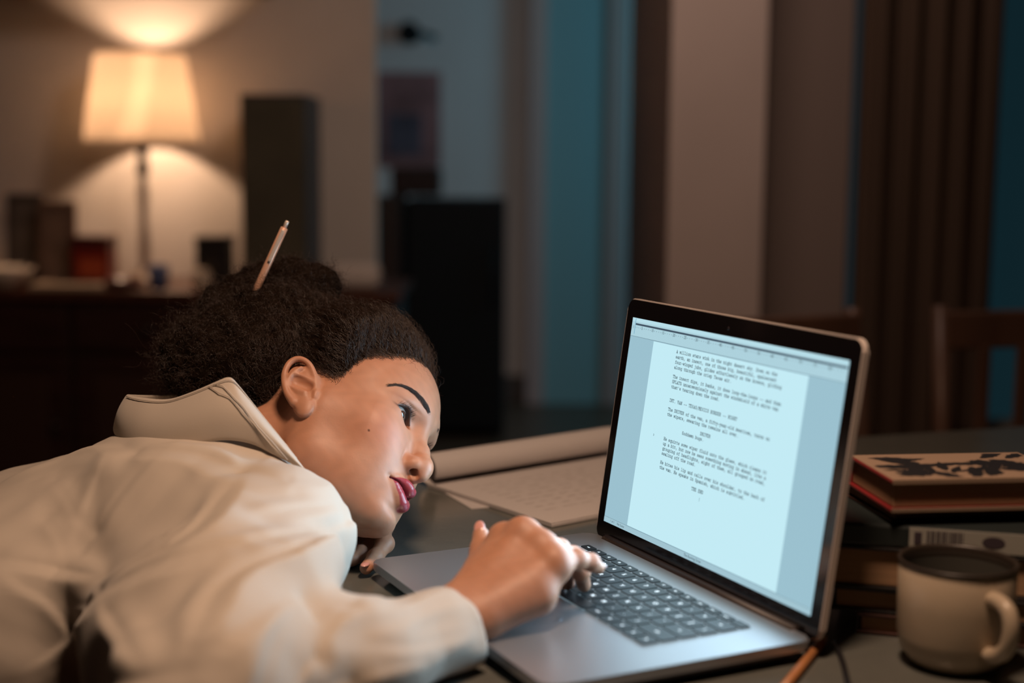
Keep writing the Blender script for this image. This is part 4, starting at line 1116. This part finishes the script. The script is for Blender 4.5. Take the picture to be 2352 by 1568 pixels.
# ---- eyes
IRIS_AT = None
for sgn in (-1, 1):
    c = from_head(EYE * np.array([1, sgn, 1]))
    if sgn < 0:
        d = ray(925.5, 956); d = d / np.linalg.norm(d); oc = CAM - c; b_ = oc @ d; t = -b_ - math.sqrt(max(b_ * b_ - (oc @ oc - (ER * HS) ** 2), 0))
        gz = CAM + d * t - c; gz /= np.linalg.norm(gz)
    bm = bmesh.new(); bmesh.ops.create_uvsphere(bm, u_segments=64, v_segments=48, radius=ER * HS)
    me = bpy.data.meshes.new('eyeball'); bm.to_mesh(me); bm.free()
    co = np.zeros(len(me.vertices) * 3, f32); me.vertices.foreach_get('co', co); co = co.reshape(-1, 3)
    Rm = np.array(Vector(gz).to_track_quat('Z', 'Y').to_matrix()); co2 = co @ Rm.T
    ang = np.arccos(np.clip(co[:, 2] / (ER * HS), -1, 1)) * ER
    rad_ = np.where(ang < .0062, .0004 * (1 - (ang / .0062) ** 2), 0); co2 = co2 * (1 + rad_ / ER)[:, None]
    colr = np.tile(np.array([.36, .335, .32]), (len(co), 1))
    ir = (1 - sstep(.0060, .0066, ang))[:, None]; colr = colr * (1 - ir) + np.array([.055, .022, .012]) * ir
    pu = (1 - sstep(.0021, .0026, ang))[:, None]; colr = colr * (1 - pu) + .004 * pu
    me.vertices.foreach_set('co', (co2 + c).astype(f32).ravel()); me.update()
    ca_ = me.color_attributes.new('col', 'FLOAT_COLOR', 'POINT'); ca_.data.foreach_set('color', np.c_[colr, np.ones(len(co))].astype(f32).ravel())
    if 'eye' not in MATS:
        M = mat('eye', (1, 1, 1), .06, coat=1); v_ = M.node_tree.nodes.new('ShaderNodeVertexColor'); v_.layer_name = 'col'
        M.node_tree.links.new(v_.outputs[0], M.node_tree.nodes['Principled BSDF'].inputs['Base Color'])
    link('eyeball', me, MATS['eye'], person, smooth=True)

# ---- hairs: many three sided strands in one mesh
def strands(name, P, r0, r1, mt, parent):
    # P: strands x points x 3
    n, K, _ = P.shape
    T = np.gradient(P, axis=1); T /= np.linalg.norm(T, axis=2, keepdims=True) + 1e-9
    ref = np.where(np.abs(T[..., 2:3]) > .8, np.array([1., 0, 0]), np.array([0, 0, 1.]))
    U = np.cross(T, ref); U /= np.linalg.norm(U, axis=2, keepdims=True) + 1e-9; Vv = np.cross(T, U)
    r_ = np.linspace(1, 0, K)[None, :, None] * (np.asarray(r0).reshape(-1, 1, 1) - r1) + r1
    ring = np.stack([P + r_ * (math.cos(a) * U + math.sin(a) * Vv) for a in (0, 2.0944, 4.18879)], 2)   # n,K,3,3
    idx = np.arange(n * K * 3).reshape(n, K, 3)
    q = np.stack([np.stack([idx[:, :-1, s], idx[:, :-1, (s + 1) % 3], idx[:, 1:, (s + 1) % 3], idx[:, 1:, s]], -1) for s in range(3)], 2)
    return tag(mesh_obj(name, ring.reshape(-1, 3), q.reshape(-1, 4), mt, parent), kind='stuff')
def hairmat(name, c, ro=.45):
    M = mat(name, c, ro, spec=.55); return M
HM = hairmat('hair_dark', (.032, .017, .011), .42)
HB_M = mat('hair_core', (.010, .006, .004), 1, spec=.05)
BM = hairmat('brow_hair', (.020, .011, .009), .6)
rs = np.random.RandomState(7)
head_fn = lambda q: head_sdf(q.astype(f32))
def snap(q, off=0):
    for _ in range(4):
        d = head_fn(q) - off; g = gradient(head_fn, q); q = q - d[:, None] * g / np.maximum((g * g).sum(1), .1)[:, None]
    return q, g / np.linalg.norm(g, axis=1)[:, None]
# eyebrows, from the near one; the far one mirrors it
bw_ = [.5, 1.4, 2.6, 3.8, 4.9, 5.6, 5.8, 3.2]
nb = 1000
t = np.sort(rs.rand(nb) ** .9) * 7; i0 = np.minimum(t.astype(int), 6); f_ = (t - i0)[:, None]
bcA, bwA = np.array(bc), np.array(bw_)
cpx = bcA[i0] * (1 - f_) + bcA[i0 + 1] * f_; wpx = bwA[i0] * (1 - f_[:, 0]) + bwA[i0 + 1] * f_[:, 0]
tan_ = bcA[i0] - bcA[i0 + 1]; tan_ /= np.linalg.norm(tan_, axis=1)[:, None]; nor = np.c_[tan_[:, 1], -tan_[:, 0]]
side = rs.uniform(-1, 1, nb)
uv = cpx + nor * (side * wpx)[:, None]
hd_only = chunked(lambda p: head_sdf(to_head(p)) * HS)
P0, _ = raycast_many(uv, hd_only)
grow = tan_ * .9 - nor * (side * .28)[:, None] * np.sign(.3) + rs.normal(0, .14, (nb, 2))
P1_, _ = raycast_many(uv + grow * 11, hd_only)
qa, na = snap(to_head(P0.astype(f32))); qb, _n = snap(to_head(P1_.astype(f32)))
for sgn in (1, -1):
    K = 5; S_ = []
    for k in range(K):
        s = k / (K - 1); S_.append((qa * (1 - s) + qb * s + na * (.0002 + .0011 * math.sin(math.pi * s * .8))) * np.array([1, sgn, 1]))
    strands('eyebrow', from_head(np.stack(S_, 1)), .00009, .00004, BM, person)
# eyelashes
nl = 64; yl_ = np.linspace(.0195, .0440, nl) + rs.normal(0, .0002, nl); yu, ylo = lid_edges(yl_)
LM_ = hairmat('lash', (.006, .004, .004), .5)
for sgn in (-1, 1):
    for up in (1, 0):
        z = yu if up else ylo; m_ = np.ones(nl, bool) if up else (np.arange(nl) % 2 == 0)
        y = yl_[m_]; zz = z[m_]
        x = EYE[0] + np.sqrt(np.maximum((ER + .0014) ** 2 - (y - EYE[1]) ** 2 - (zz - EYE[2]) ** 2, 1e-6))
        root = np.c_[x, y, zz]; L_ = (.0078 if up else .0035) * (.75 + .5 * rs.rand(len(y)))
        spread_ = (y - .030) / .014
        dirv = np.c_[np.ones(len(y)) * 1.0, spread_ * .55 + rs.normal(0, .10, len(y)), (.02 if up else -.7) + rs.normal(0, .08, len(y))]
        dirv /= np.linalg.norm(dirv, axis=1)[:, None]
        S_ = []
        for k in range(6):
            s = k / 5; S_.append((root + dirv * (L_ * s)[:, None] + np.array([0, 0, 1 if up else -.3]) * (L_ * .45 * s * s)[:, None]) * np.array([1, sgn, 1]))
        strands('eyelashes', from_head(np.stack(S_, 1)), .00022, .00004, LM_, person)
# fingernails
def nail(tip, prev, back, r, polish):
    d = Vector(tip - prev).normalized(); n = Vector(back); n = (n - d * n.dot(d)).normalized(); s = d.cross(n)
    M_ = Matrix((( s.x, d.x, n.x), (s.y, d.y, n.y), (s.z, d.z, n.z))).to_4x4(); M_.translation = Vector(tip) + d * r * .45 + n * r * .74
    bm = bmesh.new(); bmesh.ops.create_uvsphere(bm, u_segments=16, v_segments=10, radius=1, matrix=M_ @ Matrix.Diagonal((r * .70, r * 1.12, r * .26, 1)))
    o = from_bm('fingernail', bm, polish, person, smooth=True); return o
pol = mat('nail', (.62, .30, .25), .12, coat=.6)
for k in 'IMRP': nail(RH[k][3], RH[k][2], np.array([.1, -.3, .9]) if k != 'P' else np.array([0, -.2, 1]), RHR[k][3], pol)
nail(RH['T'][3], RH['T'][2], np.array([-.15, -.95, .3]), RHR['T'][3], pol)
nail(LH_['I'][3], LH_['I'][2], np.array([-.1, -.5, .85]), RHR['I'][3], pol)
# ---- hair volume (head frame): pulled back over the skull, full behind, rolled into a bun
BUN = [A_(-.190, -.020, .150), A_(-.150, -.020, .1800), A_(-.112, -.020, .1880), A_(-.083, -.020, .1870)]
def n3(q, f_, s=0.):
    x, y, z = q[:, 0] * f_ + s, q[:, 1] * f_ + 1.7 * s, q[:, 2] * f_ - s
    return np.sin(x + 1.9 * np.sin(y * .9 + s)) * np.sin(y + 1.7 * np.sin(z * 1.1)) + .6 * np.sin(z * 1.3 + 2.1 * np.sin(x * .8))
def cap_sdf(q):
    d = ell(q, (.004, 0, .045), (.092, .0715, .083)); d = smin(d, ell(q, (.043, 0, .045), (.0515, .054, .052)), .022)
    th = .0235 * sstep(.003, .060, hairline(q)) * sstep(-.10, .03, q[:, 2]) - .0035 * (1 - sstep(-.004, .004, hairline(q)))
    th = th * (1 - .55 * sstep(.03, .075, q[:, 0]))
    return d - th
def bun_sdf(q):
    d = chain(q, BUN, [.026, .0275, .0265, .0245], .012)
    return d - .0016 * n3(q, 190, 1.) - .0012 * n3(q, 90, 2.)
def mass_sdf(q):
    d = cap_sdf(q)
    d = smin(d, ell(q, (-.120, -.018, .070), (.085, .060, .062)), .03)
    d = smin(d, ell(q, (-.165, -.020, .072), (.058, .050, .050)), .03)
    d = smin(d, ell(q, (-.105, -.015, .125), (.075, .060, .042)), .03)
    d = d - .0022 * n3(q, 120, .3) * sstep(.02, -.05, q[:, 0]) - .0010 * n3(q, 260, .8) * sstep(.04, -.02, q[:, 0])
    # never over the ear or the face
    d = smax(d, -(ell(q, (-.012, -.088, .010), (.026, .030, .036))), .006)
    d = smax(d, -hairline(q) * .6 - .002, .006)
    return d
for nm, fn_, lo, hi in (('hair', mass_sdf, (-.27, -.11, -.06), (.13, .11, .20)), ('hair_bun', bun_sdf, (-.24, -.07, .10), (-.04, .03, .23))):
    cf = chunked(fn_)
    v_, q_ = surface(cf, tuple(axis(a_, (b_, .0032)) for a_, b_ in zip(lo, hi)))
    v_ = project(cf, v_, 2)
    o = mesh_obj(nm, from_head(v_), q_, HB_M, person if nm == 'hair' else hair_o)
    if nm == 'hair': hair_o = o; o['label'] = 'dark brown curly hair pulled back'; hv = v_
    else: bnv = v_
BASE = np.array([-.105, -.018, .150])
def unit(a): return a / (np.linalg.norm(a, axis=-1, keepdims=True) + 1e-9)
def snapf(fn_, q, off, it=2):
    for _ in range(it):
        d = fn_(q.astype(f32)) - off; g = gradient(fn_, q, 1e-3); q = q - np.clip(d, -.01, .01)[:, None] * g / np.maximum((g * g).sum(1), .2)[:, None]
    return q, unit(g)
def pick(v, w, n):
    w = w / w.sum(); return v[rs.choice(len(v), n, p=w)] + rs.normal(0, .0015, (n, 3))
# A: combed hair over the front and sides, running back and up to the bun
def combed(n, K, step, seed_v, w, off0, off1, wav, r0, name):
    q = pick(seed_v, w, n); S_ = []; ph = rs.rand(n) * 6.28; fr = rs.uniform(.5, .95, n); am = wav * rs.uniform(.4, 1.4, n); jit = rs.normal(0, .22, (n, 3))
    lift = off0 + (off1 - off0) * rs.rand(n) ** 1.5
    for k in range(K):
        off = lift * min(1, (k + .4) / 4) - (.001 if k == 0 else 0)
        q, nn = snapf(mass_sdf, q, off, 1)
        t_ = unit(BASE - q) + jit * .6; t_ = unit(t_ - nn * (t_ * nn).sum(1, keepdims=True)); b_ = np.cross(nn, t_)
        S_.append(q + b_ * (am * np.sin(ph + k * fr * 1.6))[:, None] + nn * (am * .8 * np.cos(ph + k * fr * 1.6))[:, None])
        q = q + t_ * step
    strands(name, from_head(np.stack(S_, 1)), r0, .00006, HM, hair_o)
hl = hairline(hv)
wA = sstep(-.006, .004, hl) * sstep(-.10, -.02, hv[:, 0]) * (hv[:, 1] < .05) + 1e-6
combed(5200, 14, .0036, hv, wA, .0002, .0062, .0013, .00018, 'combed_strands')
combed(1500, 12, .0030, hv, wA, .004, .012, .0022, .00013, 'flyaway_strands')
# short wisps along the hairline, rooted in the scalp
sk = to_head(bv.astype(f32)); ok = (np.abs(sk - A_(.015, 0, .012)) < A_(.125, .10, .14)).all(1); sk = sk[ok]; hs = hairline(sk)
edge = sk[(hs > -.0075) & (hs < .014) & (sk[:, 1] < .04) & (sk[:, 0] > -.06)]
earz = ell(edge.astype(f32), (-.010, -.080, .006), (.030, .02, .036)); edge = edge[(earz > 0) | (edge[:, 2] > .040)]; edge = edge[rs.rand(len(edge)) < sstep(-.0090, .012, hairline(edge)) ** 1.3]
def wisps(n, K, step, src, r0, name):
    q = src[rs.choice(len(src), n)] + rs.normal(0, .0008, (n, 3)); S_ = []; ph = rs.rand(n) * 6.28; am = rs.uniform(.0002, .0012, n); jit = rs.normal(0, .35, (n, 3))
    for k in range(K):
        q, nn = snapf(head_fn, q, .0002 + .0005 * k * rs.rand(), 1)
        t_ = unit(BASE - q) + jit; t_ = unit(t_ - nn * (t_ * nn).sum(1, keepdims=True)); b_ = np.cross(nn, t_)
        S_.append(q + b_ * (am * np.sin(ph + k * 1.1))[:, None]); q = q + t_ * step
    strands(name, from_head(np.stack(S_, 1)), r0, .00004, HM, hair_o)
wisps(3600, 10, .0032, edge, .00013, 'hairline_wisps')
# B: coils on the full back and the bun
def coils(n, K, src, w, fn_, L, R0, turns, r0, name, out=.55, parent=None):
    q = pick(src, w, n); q, nn = snapf(fn_, q, -.004, 1)
    d = unit(nn * out + rs.normal(0, .55, (n, 3))); u_ = unit(np.cross(d, rs.normal(0, 1, (n, 3)))); v_ = np.cross(d, u_)
    l = L * rs.uniform(.5, 1.3, n); rr_ = R0 * rs.uniform(.5, 1.4, n); ph = rs.rand(n) * 6.28; tn = turns * rs.uniform(.7, 1.3, n); bend = rs.normal(0, .35, (n, 3))
    S_ = []
    for k in range(K):
        s = k / (K - 1); a = ph + 6.283 * tn * s; R_ = rr_ * min(1, s * 4 + .2)
        S_.append(q + (d + bend * s) * (l * s)[:, None] + u_ * (R_ * np.cos(a))[:, None] + v_ * (R_ * np.sin(a))[:, None])
    strands(name, from_head(np.stack(S_, 1)), r0, .00008, HM, parent or hair_o)
wB = sstep(-.02, -.075, hv[:, 0]) * (hv[:, 1] < .06) + 1e-6
coils(5000, 20, hv, wB, mass_sdf, .020, .0030, 2.6, .00019, 'curls')
coils(1500, 16, hv, wA, mass_sdf, .009, .0016, 1.6, .00015, 'front_curls', out=.35)
coils(450, 18, hv, wB + .04 * wA, mass_sdf, .028, .0030, 2.0, .00011, 'loose_curls', out=.9)
coils(2600, 18, bnv, np.ones(len(bnv)), bun_sdf, .013, .0026, 2.0, .00020, 'bun_curls', out=.35)

# ---- the pen through the bun
pa_, pb_ = Vector(atY(600, 640, 1.475)), Vector(atY(660.5, 507, 1.475))
pd_ = (pb_ - pa_).normalized(); Lp = (pb_ - pa_).length
pen = empty('pen', tuple(pa_), 0, 'rose gold click pen stuck upright through the hair bun', 'pen')
pen.rotation_euler = pd_.to_track_quat('Z', 'Y').to_euler()
pm = mat('rose_gold', (.80, .47, .33), .33, metal=.35)
lathe('barrel', [(0, -.06), (.0012, -.058), (.0036, -.045), (.0039, 0), (.0039, Lp - .0085), (.0034, Lp - .008), (0, Lp - .008)], pm, pen, n=24)
lathe('button', [(.0, Lp - .009), (.0022, Lp - .009), (.0022, Lp - .001), (.0016, Lp), (0, Lp)], mat('pen_button', (.85, .72, .62), .3, metal=.4), pen, n=20)
cl = box('clip', (-.0016, .0044, Lp - .046), (.0016, .0058, Lp - .010), mat('pen_clip', (.78, .66, .56), .3, metal=.4), pen, bev=.0005)
cl.rotation_euler = (0, 0, R(95))
